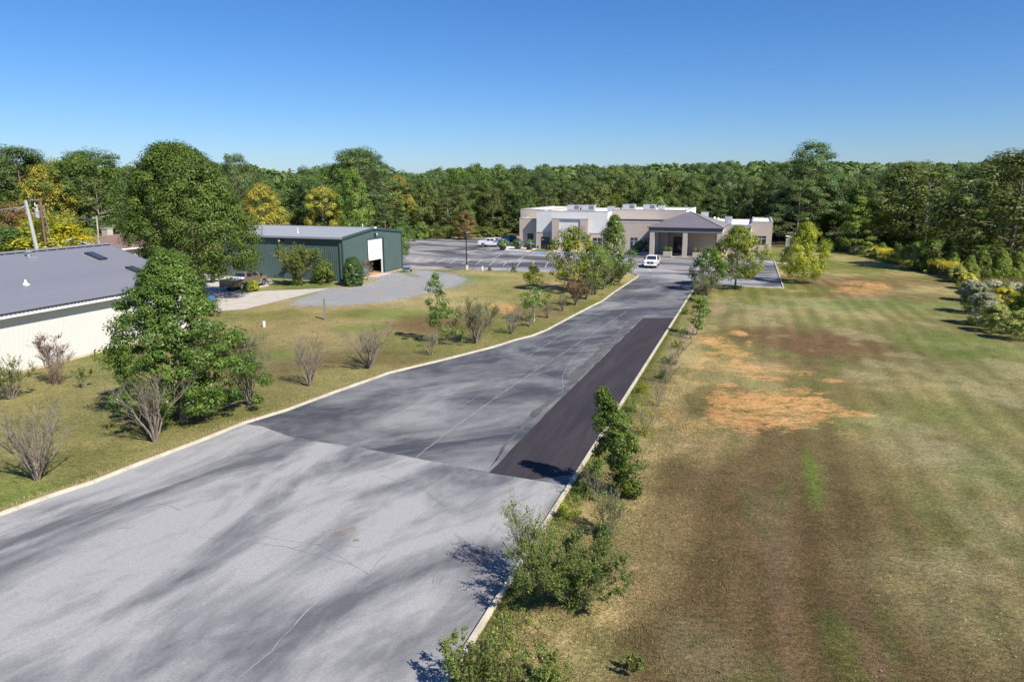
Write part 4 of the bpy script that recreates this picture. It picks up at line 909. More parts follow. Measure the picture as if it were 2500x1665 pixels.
# ------------------------------------------------------------------ vehicles (x forward)
def arch(xc, r_, z0, n=9):
    return [(xc-r_*math.cos(math.pi*i/(n-1)), z0+r_*math.sin(math.pi*i/(n-1))*1.0) for i in range(n)]
def wheel(x, y, r_, wd, parent, side):
    t = MB().cyl((x, y-wd/2, r_), r_, r_, 0, wd, 20, axis='y').build('wheel', M['rubber'], parent, bevel=.03)
    yy = y+side*(wd/2+.004)
    rm = MB().cyl((x, yy-(.0 if side > 0 else .02), r_), r_*.60, r_*.60, 0, .02, 16, axis='y').build('rim', M['rim'], t)
    mb = MB(); yo = yy+side*.024
    for i in range(5):
        a = 2*math.pi*i/5+.3; mb.cyl((x+math.cos(a)*r_*.40, yo-.004, r_+math.sin(a)*r_*.40), r_*.11, r_*.11, 0, .008, 6, axis='y')
    return t
def pickup(loc, ang, paint, label, L=5.85, wb=3.65, wr=.40, W=1.98, H=1.90, cab=2.55, tank=False, flare=False):
    m = M[paint]; t = empty('pickup_truck', (*loc, 0), ang, label, 'pickup truck')
    hw = W/2; xf = L/2; xr = -L/2; fw = xf-.95; rw = fw-wb; zb = 1.28*H/1.9; hood = zb-.02; cx1 = fw-.55; cx0 = cx1-cab; zr = H
    ar = wr+.10; z0 = wr
    front = arch(fw, ar, z0); rear = arch(rw, ar, z0)
    prof = [(cx0+.02, .48)] + [(fw-ar, .48)] + front + [(fw+ar, .50), (xf-.06, .55), (xf, .72), (xf, 1.0), (xf-.10, hood-.08), (fw-.1+.3, hood+.02), (cx1+.05, zb+.06), (cx0+.02, zb)]
    b = MB().prism(prof, -hw, hw, 'y').build('body', m, t, bevel=.035)
    bed = [(xr, .60), (rw-ar, .52)] + rear + [(rw+ar, .50), (cx0, .48), (cx0, zb-.02), (xr, zb-.02)]
    for s_ in (-1, 1):
        MB().prism(bed, s_*hw-(.10 if s_ > 0 else 0), s_*hw+(.10 if s_ < 0 else 0), 'y').build('bed_side', m, t, bevel=.02)
    MB().box(xr+.07, cx0-.005, -hw+.101, hw-.101, .72, .78).build('bed_floor', M['frame'], t)
    tg = MB().box(xr-.01, xr+.06, -hw+.105, hw-.105, .62, zb-.02).build('tailgate', m, t, bevel=.01)
    MB().box(xr-.03, xr-.012, -.14, .14, zb-.25, zb-.17).build('handle', M['frame'], tg)
    MB().box(cx0-.06, cx0-.006, -hw+.103, hw-.103, .78, zb-.02).build('bed_head', m, t)
    # greenhouse
    a0, a1 = cx0+.05, cx1+.25; c0, c1 = cx0+.20, cx1-.62; yb, yt = hw-.06, hw-.24
    bq = [(a0,-yb,zb),(a1,-yb,zb),(a1,yb,zb),(a0,yb,zb)]; tq = [(c0,-yt,zr),(c1,-yt,zr),(c1,yt,zr),(c0,yt,zr)]
    MB().hexa(bq, tq).build('cab', m, t, bevel=.05)
    def lerp(a, b, k): return tuple(a[i]+(b[i]-a[i])*k for i in range(3))
    def pane(p0, p1, p2, p3, u0, u1, v0, v1, off, name):
        q = [lerp(lerp(p0, p1, u), lerp(p3, p2, u), v) for u, v in ((u0,v0),(u1,v0),(u1,v1),(u0,v1))]
        mb = MB(); qo = [tuple(q[i][j]+off[j] for j in range(3)) for i in range(4)]; mb.hexa(q, qo); return mb.build(name, M['glass'], t)
    pane(bq[1], bq[2], tq[2], tq[1], .06, .94, .10, .90, (.012,0,.008), 'windscreen')
    pane(bq[0], bq[3], tq[3], tq[0], .10, .90, .18, .86, (-.012,0,.004), 'rear_window')
    for s_, (q0, q1, q2, q3) in ((-1, (bq[0], bq[1], tq[1], tq[0])), (1, (bq[3], bq[2], tq[2], tq[3]))):
        pane(q0, q1, q2, q3, .07, .43, .12, .86, (0, s_*.012, .003), 'side_window'); pane(q0, q1, q2, q3, .48, .86, .12, .86, (0, s_*.012, .003), 'side_window')
        for k_ in (0, 1):
            xa = cx0+.12+k_*cab*.48; d = MB().box(xa, xa+cab*.44, s_*hw+(.002 if s_ > 0 else -.008), s_*hw+(.008 if s_ > 0 else -.002), .58, zb-.10).build('door', m, t)
            MB().box(xa+.12, xa+.30, s_*hw+(.010 if s_ > 0 else -.035), s_*hw+(.035 if s_ > 0 else -.010), zb-.24, zb-.20).build('handle', M['frame'] if paint == 'tanpaint' else m, d)
        MB().box(cx1-.12, cx1+.08, s_*(hw+.02)-(.24 if s_ < 0 else 0), s_*(hw+.02)+(.24 if s_ > 0 else 0), zb+.06, zb+.30).build('mirror', M['black'], t, bevel=.02)
        MB().box(rw+ar+.1, fw-ar-.1, s_*hw-(.05 if s_ > 0 else .12), s_*hw+(.12 if s_ > 0 else .05), .40, .46).build('running_board', M['black' if not flare else 'hvac'], t)
        MB().box(xf-.16, xf+.012, s_*(hw-.22)-.20, s_*(hw-.22)+.20, .84, 1.06).build('headlight', M['lamp'], t, bevel=.02)
        MB().box(xr-.018, xr+.10, s_*hw-(.17 if s_ > 0 else .006), s_*hw+(.006 if s_ > 0 else .17), .82, zb-.10).build('tail_light', M['red'], t)
        if flare:
            for xc in (rw, fw):
                o_ = arch(xc, ar+.10, z0); i_ = arch(xc, ar, z0)[::-1]; MB().prism(o_+i_, s_*hw-.02+(.0), s_*hw+s_*.07, 'y').build('wheel_flare', mat('flare', (.33,.28,.22), .4) if 'flare' not in bpy.data.materials else bpy.data.materials['flare'], t)
        for xw in (rw, fw): wheel(xw, s_*(hw-.15), wr, .26, t, s_)
    MB().box(rw-ar+.0, fw+ar, -hw+.30, hw-.30, .35, .60).build('chassis', M['black'], t)
    MB().box(xf-.02, xf+.018, -.52, .52, .74, 1.12).build('grille', M['black'], t)
    MB().box(xf+.019, xf+.03, -.14, .14, .88, .98).build('badge', M['metal'], t)
    MB().box(xf-.10, xf+.10, -hw+.02, hw-.02, .46, .70).build('front_bumper', M['hvac'] if flare else m, t, bevel=.04)
    MB().box(xf+.101, xf+.115, -.18, .18, .50, .64).build('number_plate', M['plate'], t)
    MB().box(xf+.080, xf+.098, -.6, .6, .30, .455).build('air_dam', M['black'], t)
    MB().box(xr-.22, xr-.02, -hw+.04, hw-.04, .50, .68).build('rear_bumper', M['hvacdark' if flare else 'hvac'], t, bevel=.03)
    MB().box(xr-.235, xr-.222, -.2, .2, .52, .64).build('number_plate', M['plate'], t)
    return t
def car(loc, ang, paint, label, cat, L=4.7, W=1.82, H=1.45, wb=2.75, suv=False):
    m = M[paint]; t = empty('suv' if suv else 'sedan_car', (*loc, 0), ang, label, cat); hw = W/2; wr = .34; xf = L/2; xr = -L/2; fw = xf-.9; rw = fw-wb; zb = .92 if not suv else 1.05; ar = wr+.08
    prof = [(xr+.03,.40),(rw-ar,.36)]+arch(rw, ar, wr)+[(rw+ar,.32),(fw-ar,.32)]+arch(fw, ar, wr)+[(fw+ar,.36),(xf,.42),(xf,.66),(xf-.25,.78),(fw-.35,zb),(rw-.2,zb+.06),(xr+.05,zb+.02 if not suv else zb+.06),(xr,.7)]
    MB().prism(prof, -hw, hw, 'y').build('body', m, t, bevel=.05)
    a0 = rw-.35 if not suv else xr+.1; a1 = fw-.45; c0 = a0+(.65 if not suv else .25); c1 = a1-.85; yb, yt = hw-.05, hw-.26
    bq = [(a0,-yb,zb),(a1,-yb,zb),(a1,yb,zb),(a0,yb,zb)]; tq = [(c0,-yt,H),(c1,-yt,H),(c1,yt,H),(c0,yt,H)]
    MB().hexa(bq, tq).build('cabin', m, t, bevel=.08)
    def lerp(a, b, k): return tuple(a[i]+(b[i]-a[i])*k for i in range(3))
    def pane(p0, p1, p2, p3, u0, u1, v0, v1, off, name):
        q = [lerp(lerp(p0, p1, u), lerp(p3, p2, u), v) for u, v in ((u0,v0),(u1,v0),(u1,v1),(u0,v1))]
        MB().hexa(q, [tuple(q[i][j]+off[j] for j in range(3)) for i in range(4)]).build(name, M['glass'], t)
    pane(bq[1], bq[2], tq[2], tq[1], .06, .94, .08, .92, (.012,0,.008), 'windscreen'); pane(bq[0], bq[3], tq[3], tq[0], .08, .92, .1, .9, (-.012,0,.006), 'rear_window')
    for s_, (q0, q1, q2, q3) in ((-1, (bq[0], bq[1], tq[1], tq[0])), (1, (bq[3], bq[2], tq[2], tq[3]))):
        pane(q0, q1, q2, q3, .12, .48, .12, .86, (0, s_*.012, .003), 'side_window'); pane(q0, q1, q2, q3, .52, .84, .12, .86, (0, s_*.012, .003), 'side_window')
        MB().box(xf-.2, xf-.0, s_*(hw-.25)-.18, s_*(hw-.25)+.18, .60, .72).build('headlight', M['lamp'], t); MB().box(xr-.01, xr+.1, s_*(hw-.2)-.16, s_*(hw-.2)+.16, .72, .86).build('tail_light', M['red'], t)
        for xw in (rw, fw): wheel(xw, s_*(hw-.12), wr, .22, t, s_)
    MB().box(rw-ar, fw+ar, -hw+.25, hw-.25, .25, .5).build('chassis', M['black'], t)
    return t
def mid(a, b, k=.5): return (a[0]+(b[0]-a[0])*k, a[1]+(b[1]-a[1])*k)
HB = math.pi/2-AG      # heading away along the grid
# tan crew cab nosed towards the metal building
tr = G(587.5, 708.5); hd = math.pi/2-R(16)
tc = (tr[0]+math.cos(hd)*2.0-math.sin(hd)*.85, tr[1]+math.sin(hd)*2.0+math.cos(hd)*.85)
tk = pickup(tc, hd, 'tanpaint', 'tan crew cab pickup truck parked by the big oak', L=7.0, wb=4.5, wr=.47, W=2.15, H=2.12, cab=2.95, flare=True)
def in_bed(x, y, z, mb, name, m, label):
    o = mb.build(name, m, None, bevel=.03); c, s_ = math.cos(hd), math.sin(hd); o.location = (tc[0]+x*c-y*s_, tc[1]+x*s_+y*c, z); o.rotation_euler = (0, 0, hd); return tag(o, label, 'toolbox' if 'tool' in name else 'tank')
in_bed(-1.35, 0, .80, MB().box(-.32,.32,-.88,.88,0,.75), 'toolbox', M['white'], 'white toolbox across the bed of the tan truck behind the cab')
in_bed(-2.45, 0, .80, MB().box(-.55,.60,-.75,.75,0,.52), 'fuel_tank', M['white'], 'low white tank lying in the rear of the tan truck bed')
# white truck facing us in front of the entrance
fr = G(1585.5, 656); fh = HB+math.pi
pickup((fr[0]-math.cos(fh)*3.0, fr[1]-math.sin(fh)*3.0), fh+.03, 'whitepaint', 'white pickup truck facing the camera before the entrance canopy')
# left white truck, car and dark van by the corner
rwp = G(1179.3, 603.2); hh = -AG
pickup((rwp[0]+math.cos(hh)*1.68-math.sin(hh)*.85, rwp[1]+math.sin(hh)*1.68+math.cos(hh)*.85), hh, 'whitepaint', 'white crew cab pickup truck parked side on left of the building')
c2 = LW(-8.9, 4.9); car(c2[:2], hh, 'silverpaint', 'pale silver car parked beyond the side-on white pickup', 'car', L=4.9, H=1.55)
c3 = LW(-9.0, 10.2); car(c3[:2], hh, 'bluepaint', 'dark navy van parked farthest back beside the building corner', 'van', L=5.2, H=2.05, W=2.0, suv=True)

# ------------------------------------------------------------------ plants
def unit(v): return v/np.maximum(np.linalg.norm(v, axis=-1, keepdims=True), 1e-6)
def leaf_quads(C_, Nn, ln, wd, rs, spread=1.0):
    "rhombic leaves: centres, facing normals -> verts, faces"
    n = len(C_); t = unit(np.cross(Nn, rs.normal(size=(n, 3)))); s = np.cross(Nn, t)
    ln = ln*rs.uniform(.65, 1.3, (n, 1)); wd = wd*rs.uniform(.7, 1.25, (n, 1))
    V = np.empty((n, 4, 3), dtype=np.float32)
    V[:, 0] = C_-t*ln*.5; V[:, 1] = C_+s*wd*.5-Nn*wd*.12; V[:, 2] = C_+t*ln*.5; V[:, 3] = C_-s*wd*.5-Nn*wd*.12
    return V.reshape(-1, 3), np.arange(n*4).reshape(n, 4)
def tubes(P, Rr, sides=4):
    "P (T,S,3), Rr (T,S)"
    P = np.asarray(P, dtype=float); Rr = np.asarray(Rr, dtype=float); T, S, _ = P.shape
    tg = unit(np.gradient(P, axis=1)); ref = np.where(np.abs(tg[..., 2:3]) > .85, np.array([1., 0, 0]), np.array([0, 0, 1.]))
    n1 = unit(np.cross(tg, ref)); n2 = np.cross(tg, n1)
    a = np.arange(sides)*2*math.pi/sides
    V = P[:, :, None, :] + Rr[:, :, None, None]*(np.cos(a)[None, None, :, None]*n1[:, :, None, :]+np.sin(a)[None, None, :, None]*n2[:, :, None, :])
    idx = np.arange(T*S*sides).reshape(T, S, sides)
    q = np.stack([idx[:, :-1, :], np.roll(idx, -1, 2)[:, :-1, :], np.roll(idx, -1, 2)[:, 1:, :], idx[:, 1:, :]], -1).reshape(-1, 4)
    return V.reshape(-1, 3), q
def cat(parts):
    V = []; Fq = []; k = 0
    for v, f in parts: V.append(v); Fq.append(f+k); k += len(v)
    return np.concatenate(V), np.concatenate(Fq)
def branch_curves(A, B, rs, S=5, sag=0.0, wob=.06):
    t = np.linspace(0, 1, S)[None, :, None]; L_ = np.linalg.norm(B-A, axis=1)[:, None, None]
    P = A[:, None, :]*(1-t)+B[:, None, :]*t
    P = P + rs.normal(size=P.shape)*wob*L_*np.sin(t*math.pi)*.6
    P[..., 2] += (sag*L_*np.sin(t*math.pi))[..., 0]
    return P
def crown_mesh(rs, H, W, zb, prof, nclump, per, cr, ll, lw_, flat=.8, up=.35, lobes=.25, shell=.45, spikes=0, lean=(0, 0)):
    "leafy crown of clumps; returns leaf verts/faces/rnd and branch verts/faces"
    hz = H-zb
    t = rs.uniform(.0, 1, nclump)**.85; ang = rs.uniform(0, 2*math.pi, nclump)
    ph = rs.uniform(0, 6.28, 4); lob = 1+lobes*(np.sin(ang*2+ph[0]+t*3)*.5+np.sin(ang*3+ph[1]-t*5)*.35+np.sin(ang*5+ph[2]+t*8)*.3)
    rad = prof(t)*W/2*lob*(shell+(1-shell)*rs.uniform(0, 1, nclump)**.45)
    cx = np.cos(ang)*rad+lean[0]*t; cy = np.sin(ang)*rad+lean[1]*t; cz = zb+t*hz
    Cc = np.stack([cx, cy, cz], 1); cs = cr*rs.uniform(.65, 1.35, nclump)
    n = nclump*per; k = np.repeat(np.arange(nclump), per)
    dv = unit(rs.normal(size=(n, 3))); rr_ = rs.uniform(.25, 1, (n, 1))**.5
    off = dv*rr_*cs[k][:, None]; off[:, 2] *= flat
    pos = Cc[k]+off
    outw = unit(np.stack([cx, cy, (cz-(zb+hz*.35))*.8], 1)+1e-3)
    nn = unit(dv*.95+outw[k]*.45+np.array([0, 0, up])+rs.normal(size=(n, 3))*.24)
    if spikes:
        sp = []; 
        for i in range(spikes):
            a = rs.uniform(0, 6.28); r0 = rs.uniform(0, .45)*W/2; x0 = math.cos(a)*r0+lean[0]*.9; y0 = math.sin(a)*r0+lean[1]*.9; z0 = zb+hz*(.92-.25*(r0/(W/2))**1.5); m_ = 120
            q = rs.uniform(0, 1, m_); sp.append(np.stack([x0+rs.normal(size=m_)*.22*(1.1-q), y0+rs.normal(size=m_)*.22*(1.1-q), z0+q*H*.10], 1))
        sp = np.concatenate(sp); pos = np.concatenate([pos, sp]); nn = np.concatenate([nn, unit(rs.normal(size=sp.shape)+np.array([0, 0, .5]))])
    V, Fq = leaf_quads(pos.astype(np.float32), nn, ll, lw_, rs)
    clr = rs.uniform(0, 1, nclump); r_ = np.clip(np.concatenate([clr[k], rs.uniform(0, 1, len(pos)-n)])*.5+rs.uniform(0, 1, len(pos))*.5, 0, 1)
    return V, Fq, r_, Cc
def tree_parts(rs, H, W, zb, Cc, trunk_r, nb=26, lean=(0, 0), top=.9):
    S = 9; t = np.linspace(0, 1, S); P = np.stack([lean[0]*t*top+np.cumsum(rs.normal(size=S))*.02*W*.2, lean[1]*t*top+np.cumsum(rs.normal(size=S))*.02*W*.2, t*H*top], 1)[None]
    Rt = (trunk_r*(1-t)**.8*.9+.02*trunk_r); Rt[0] *= 1.35; parts = [tubes(P, Rt[None], 8)]
    sel = rs.choice(len(Cc), min(nb, len(Cc)), replace=False); B = Cc[sel]
    rb = np.hypot(B[:, 0], B[:, 1]); za = np.clip(B[:, 2]-rb*rs.uniform(.35, .8, len(B)), zb*.7+.05*H, H*.85)
    k = za/H; A = np.stack([np.interp(za, P[0, :, 2], P[0, :, 0]), np.interp(za, P[0, :, 2], P[0, :, 1]), za], 1)
    C1 = branch_curves(A, B, rs, 5, -.05); rr_ = (trunk_r*.42*(1-k*.75))[:, None]*np.linspace(1, .12, 5)[None]
    parts.append(tubes(C1, rr_, 5)); return cat(parts)
P_round = lambda t: np.sqrt(np.clip(1-((t-.42)/.60)**2, 0.02, 1))
P_oval = lambda t: np.clip(np.sin(np.clip(t*.93+.07, 0, 1)**.75*math.pi)**.62, .05, 1)
P_cone = lambda t: np.clip((1-t)**.8*1.05+.06, .05, 1)*np.clip(t*6+.35, 0, 1)
P_dome = lambda t: np.clip(1-t**2.6, .0, 1)**.55*.98+.04
P_pine = lambda t: np.clip(1-((t-.30)/.74)**2, .03, 1)**.65
P_vase = lambda t: .35+.65*np.sin(t*math.pi*.85)**.8
def make_tree(name, loc, label, H, W, zb, prof, nclump, per, cr, ll, lw_, fol, bark='bark', tr=.2, seed=1, cat_='tree', group=None, nb=26, lean=(0, 0), **kw):
    rs = np.random.RandomState(seed); t = empty(name, (*loc[:2], loc[2] if len(loc) > 2 else 0), 0, label, cat_, group)
    V, Fq, r_, Cc = crown_mesh(rs, H, W, zb, prof, nclump, per, cr, ll, lw_, lean=lean, **kw)
    obj_np('crown', V, Fq, M[fol], t, rnd=r_)
    v, f = tree_parts(rs, H, W, zb, Cc, tr, nb, lean); obj_np('trunk', v, f, M[bark], t, smooth=True); return t

# --- forest prototypes
protos = {}
def proto(key, **kw):
    t = make_tree('tree', (0, 0), 'x', **kw); protos.setdefault(key, []).append([c.data for c in t.children])
    for c in list(t.children): bpy.data.objects.remove(c)
    bpy.data.objects.remove(t)
for s_ in range(5):
    proto('pine', H=18, W=8.4+s_*.5, zb=[6.5, 4.5, 8, 3, 5][s_], prof=P_pine, nclump=[64, 76, 56, 84, 72][s_], per=150, cr=1.28, ll=.42, lw_=.14, fol='f_pine1', bark='bark_pine', tr=.24, seed=10+s_, flat=.62, up=.5, lobes=.45, shell=.55, nb=34)
for s_ in range(5):
    proto('broad', H=17, W=9.5+s_*.6, zb=[1.2, 2.0, .6, 1.6, 2.4][s_], prof=[P_oval, P_round, P_dome, P_oval, P_round][s_], nclump=[105, 110, 120, 95, 105][s_], per=110, cr=1.35, ll=.38, lw_=.26, fol='f_wood1', tr=.26, seed=30+s_, flat=.8, up=.35, lobes=.38, shell=.5, nb=30)
for s_ in range(3):
    proto('cone', H=14, W=7.0+s_*.5, zb=.6, prof=P_cone, nclump=130, per=70, cr=.85, ll=.34, lw_=.16, fol='f_pine2', bark='bark_pine', tr=.2, seed=50+s_, flat=.6, up=.5, lobes=.3, shell=.5, nb=30)
for s_ in range(2):
    proto('thin', H=17, W=8.0, zb=4.5, prof=P_round, nclump=70, per=55, cr=1.0, ll=.36, lw_=.26, fol='f_wood2', bark='bark_pale', tr=.17, seed=60+s_, flat=.8, up=.3, lobes=.5, shell=.3, nb=46)
for s_ in range(3):
    proto('bush', H=4.5, W=5.6, zb=.1, prof=P_dome, nclump=60, per=70, cr=.75, ll=.30, lw_=.2, fol='f_brush', tr=.06, seed=70+s_, flat=.8, up=.4, lobes=.4, shell=.55, nb=16)
HREF = {'pine': 18, 'broad': 17, 'cone': 14, 'thin': 17, 'bush': 4.5}
WREF = {'pine': 9.0, 'broad': 10.5, 'cone': 7.5, 'thin': 8.0, 'bush': 5.6}
frn = random.Random(12)
def plant(kind, x, y, H, W, fol, label, group, cat_='tree', name=None, var=None, z=0.0):
    ds = protos[kind][frn.randrange(len(protos[kind])) if var is None else var]
    nm = name or {'pine': 'pine_tree', 'broad': 'broadleaf_tree', 'cone': 'conifer_tree', 'thin': 'slender_tree', 'bush': 'woodland_bush'}[kind]
    t = empty(nm, (x, y, z-.05), frn.uniform(0, 6.28), label, cat_, group); sz = H/HREF[kind]; sx = W/WREF[kind]; t.scale = (sx, sx, sz)
    for d, n_ in zip(ds, ('crown', 'trunk')):
        o = link(bpy.data.objects.new(n_, d), t)
        if n_ == 'crown' and fol: o.material_slots[0].link = 'OBJECT'; o.material_slots[0].material = M[fol]
    return t
# tree line read off the photo: (column, row of the tops)
SKY = [(-400,380),(0,372),(40,362),(75,372),(110,382),(140,397),(165,414),(185,385),(225,368),(290,376),(325,392),(350,402),(420,392),(520,385),(580,382),(622,392),(645,405),(690,412),(735,412),(770,398),(800,404),(835,390),
       (860,372),(885,366),(910,374),(930,395),(950,412),(1000,420),(1040,414),(1065,406),(1110,404),(1160,402),(1200,406),(1280,404),(1400,405),(1500,404),(1600,402),(1680,400),(1760,397),(1850,394),(1925,398),(1990,396),(2060,394),
       (2110,399),(2200,400),(2260,402),(2310,396),(2350,402),(2400,394),(2450,382),(2480,374),(2520,366),(2700,350),(3200,330)]
sx_, sy_ = zip(*SKY)
def skyrow(px): return float(np.interp(px, sx_, sy_))
def colof(x, y, z=10): return 1250+FPX*x/DEP(y, z)
FRONT = [(-260,40),(-150,82),(-105,120),(-80,150),(-52,170),(-30,178),(-14,186),(2,190),(20,192),(40,190),(58,183),(68,172),(76,160),(83,146),(91,131),(99,113),(107,94),(118,72),(130,50),(146,22),(160,-10)]
REG = [(0,'past the left picture edge'),(90,'far left'),(170,'above the grey utility pole'),(240,'above the pale pole'),(330,'left of the big oak'),(620,'around the big oak'),(720,'over the metal roof, left part'),(820,'over the metal roof, middle'),(930,'over the metal roof gable'),(1010,'just right of the metal building'),
       (1100,'behind the black utility box'),(1180,'behind the near car park lamp'),(1255,'behind the distant lamp'),(1330,'behind the left wing'),(1420,'above the paired roof units'),(1510,'above the middle roof units'),(1620,'left of the canopy peak'),(1740,'right of the canopy peak'),
       (1880,'above the low right wing'),(1940,'left of the tallest pine'),(2020,'right of the tallest pine'),(2120,'where the lawn ends'),(2210,'behind the goldenrod'),(2310,'behind the young pines'),(2410,'behind the bluish pine'),(2500,'at the right picture edge'),(99999,'past the right picture edge')]
def region(px):
    for a, n in REG:
        if px < a: return n
KN = {'f_pine1':'dark','f_pine2':'mid green','f_wood1':'deep green','f_wood2':'olive','f_wood3':'yellowing','f_wood4':'bright green'}
KK = {'pine':'pine','broad':'broadleaf tree','cone':'young conical pine','thin':'thin leaved tree'}
def forest_tree(kind, fol, x, y, H, W, row):
    rg = region(colof(x, y)); dp = ['low front', 'front', 'inner', 'back', 'rearmost'][row]
    return plant(kind, x, y, H, W, fol, f'{dp} {KN[fol]} {KK[kind]} in the woods, {rg}', f'woodland {KK[kind]}s {rg}')
placed = []
for row in range(5):
    for i in range(len(FRONT)-1):
        a = Vector(FRONT[i]); b = Vector(FRONT[i+1]); L_ = (b-a).length; n = (b-a).normalized(); nn = Vector((-n.y, n.x))
        if nn.dot(a) < 0: nn = -nn
        gap = 6.3+row*.8; k = int(L_/gap)+1
        for j in range(k):
            p = a+(b-a)*((j+frn.random()*.8)/k)+nn*(row*6.8+frn.uniform(-1.5, 2.5))
            px = colof(p.x, p.y)
            if p.y < 25 and row > 2: continue
            if (px < -260 or px > 2760) and (row > 1 or frn.random() < .5): continue
            if p.y < 55 and row > 3: continue
            if -200 < px < 2650:
                srow = skyrow(px)+(frn.uniform(0, 5) if frn.random() < .28 else frn.uniform(10, 38 if row > 1 else 50))+(10 if row == 0 else 0)
                H = ZT(p.y, srow)
                if row == 0: H = min(H, frn.uniform(9, 15)); 
                if row == 1: H = min(H, frn.uniform(12, 18))
                H = max(6.5, min(H, 25))
            else: H = frn.uniform(11, 17)
            lf = px < 1000
            u_ = frn.random()
            if row == 0: kind, fol = (('broad','f_wood1') if u_ < .40 else ('broad','f_wood2') if u_ < .62 else ('cone','f_pine2') if u_ < .84 else ('broad','f_wood4') if u_ < .93 else ('thin','f_wood2'))
            else: kind, fol = (('pine','f_pine1') if u_ < .42 else ('pine','f_pine2') if u_ < .62 else ('broad','f_wood1') if u_ < .78 else ('broad','f_wood2') if u_ < .90 else ('broad','f_wood4') if u_ < .95 else (('broad','f_wood3') if lf else ('thin','f_wood2')))
            if any((p.x-q[0])**2+(p.y-q[1])**2 < 14 for q in placed): continue
            placed.append((p.x, p.y))
            forest_tree(kind, fol, p.x, p.y, H, {'pine': 9, 'broad': 9.6, 'cone': 7, 'thin': 8}[kind]*frn.uniform(.85, 1.2)*(H/16)**.5, row)
dup = {}
for o in scene.objects:
    if o.parent is None and 'in the woods' in str(o.get('label', '')): dup.setdefault(o['label'], []).append(o)
for lb, L_ in dup.items():
    if 1 < len(L_) < 5:
        L_.sort(key=lambda o: o.location.x/max(5, o.location.y))
        for o, e_ in zip(L_, {2: ('left one', 'right one'), 3: ('leftmost', 'middle one', 'rightmost'), 4: ('first from left', 'second from left', 'third from left', 'fourth from left')}[len(L_)]):
            o['label'] = lb.replace(' in the woods', '')+', '+e_
# singled-out trees
def at_px(px, Yd): return ((px-1250)/FPX*DEP(Yd, 6), Yd)
def special(kind, px, Yd, toprow, W, fol, label, var=0, name=None, cat_='tree', group=None):
    x, y = at_px(px, Yd); return plant(kind, x, y, ZT(Yd, toprow), W, fol, label, group, cat_, name, var)
special('pine', 1972, 166, 349, 13.5, 'f_pine1', 'tallest dark pine rising above the skyline right of the office building', 1)
special('pine', 1950, 160, 440, 12, 'f_pine1', 'broad dark pine just in front of the tallest pine', 3)
special('pine', 882, 158, 364, 15, 'f_pine2', 'large dome shaped pine behind the right end of the green building', 3)
special('broad', 866, 150, 418, 7.5, 'f_wood4', 'bright yellow-green tree before the dome shaped pine', 0)
special('broad', 640, 140, 452, 8.5, 'f_wood3', 'golden yellow tree right of the big oak', 1)
special('broad', 790, 150, 460, 7.5, 'f_wood3', 'dull golden tree behind the middle of the green metal roof', 4)
special('broad', 215, 130, 388, 10, 'f_wood4', 'tall yellow-green tree with pale limbs behind the brown roof', 4)
special('thin', 245, 126, 440, 8, 'f_wood2', 'open tree with white forking trunk left of the big oak', 0)
special('broad', 120, 128, 410, 10, 'f_wood3', 'gold tinged tree among the pines at far left', 2)
special('broad', 30, 112, 500, 8, 'f_wood5', 'rusty brown tree at the left picture edge', 1)
special('broad', 115, 97, 527, 13, 'f_yel', 'rounded yellow-green tree behind the grey utility pole', 2)
special('broad', 20, 93, 556, 12, 'f_wood1', 'dark green rounded tree at the left edge above the house roof', 2)
special('cone', 238, 122, 530, 6.5, 'f_pine1', 'dark conical evergreen beside the thin pale pole', 1)
special('broad', 1135, 172, 517, 5.6, 'f_wood5', 'small rusty orange tree at the far edge of the car park', 0)
special('pine', 60, 136, 360, 14, 'f_pine2', 'broad pine rising on the skyline at far left', 3)
special('pine', 250, 142, 368, 14, 'f_pine1', 'flat topped dark pine on the skyline left of the oak', 0)
special('pine', 585, 150, 380, 8, 'f_pine1', 'narrow dark pine on the skyline just right of the oak', 2)
special('thin', 2262, 132, 408, 15, 'f_wood2', 'leaning tree with bare pale limbs at the dark wood edge', 1)
special('broad', 2470, 104, 372, 17, 'f_wood2', 'tall olive tree at the right picture edge', 1)
special('cone', 2392, 108, 524, 7.5, 'f_pine3', 'bluish green pine standing forward of the dark woods at right', 1)
special('cone', 2095, 136, 480, 8, 'f_pine3', 'bright green conical pine in front of the right woods', 2)
special('broad', 2200, 138, 402, 15, 'f_wood2', 'wide olive crown in the middle of the right woods', 3)
# undergrowth along the wood edge
for (px, yb, top, W, lb) in [(1030,584,545,5,'bright leafy bush by the black utility box'),(1062,583,556,4.5,'yellow-green bush right of the black utility box'),(1095,582,552,5,'loose green bush at the middle of the car park edge'),(1150,580,560,6,'dark green bush left of the distant lamp'),
                             (1185,579,555,6,'dark green bush behind the distant lamp'),(1225,578,562,6,'low bush behind the navy van'),(985,590,548,5,'green bush behind the right end of the green building'),(2030,607,585,5,'low rounded bush at the far right lawn edge'),
                             (2075,612,578,6,'dark green bush at the far right lawn edge'),(2110,618,585,6,'grey green bush at the far lawn edge')]:
    g = G(px, yb); plant('bush', g[0], g[1], max(2, ZT(g[1], top)), W, ['f_brush','f_wood4','f_wood2','f_wood1'][frn.randrange(4)], lb, 'bushes at the wood edge', 'bush')
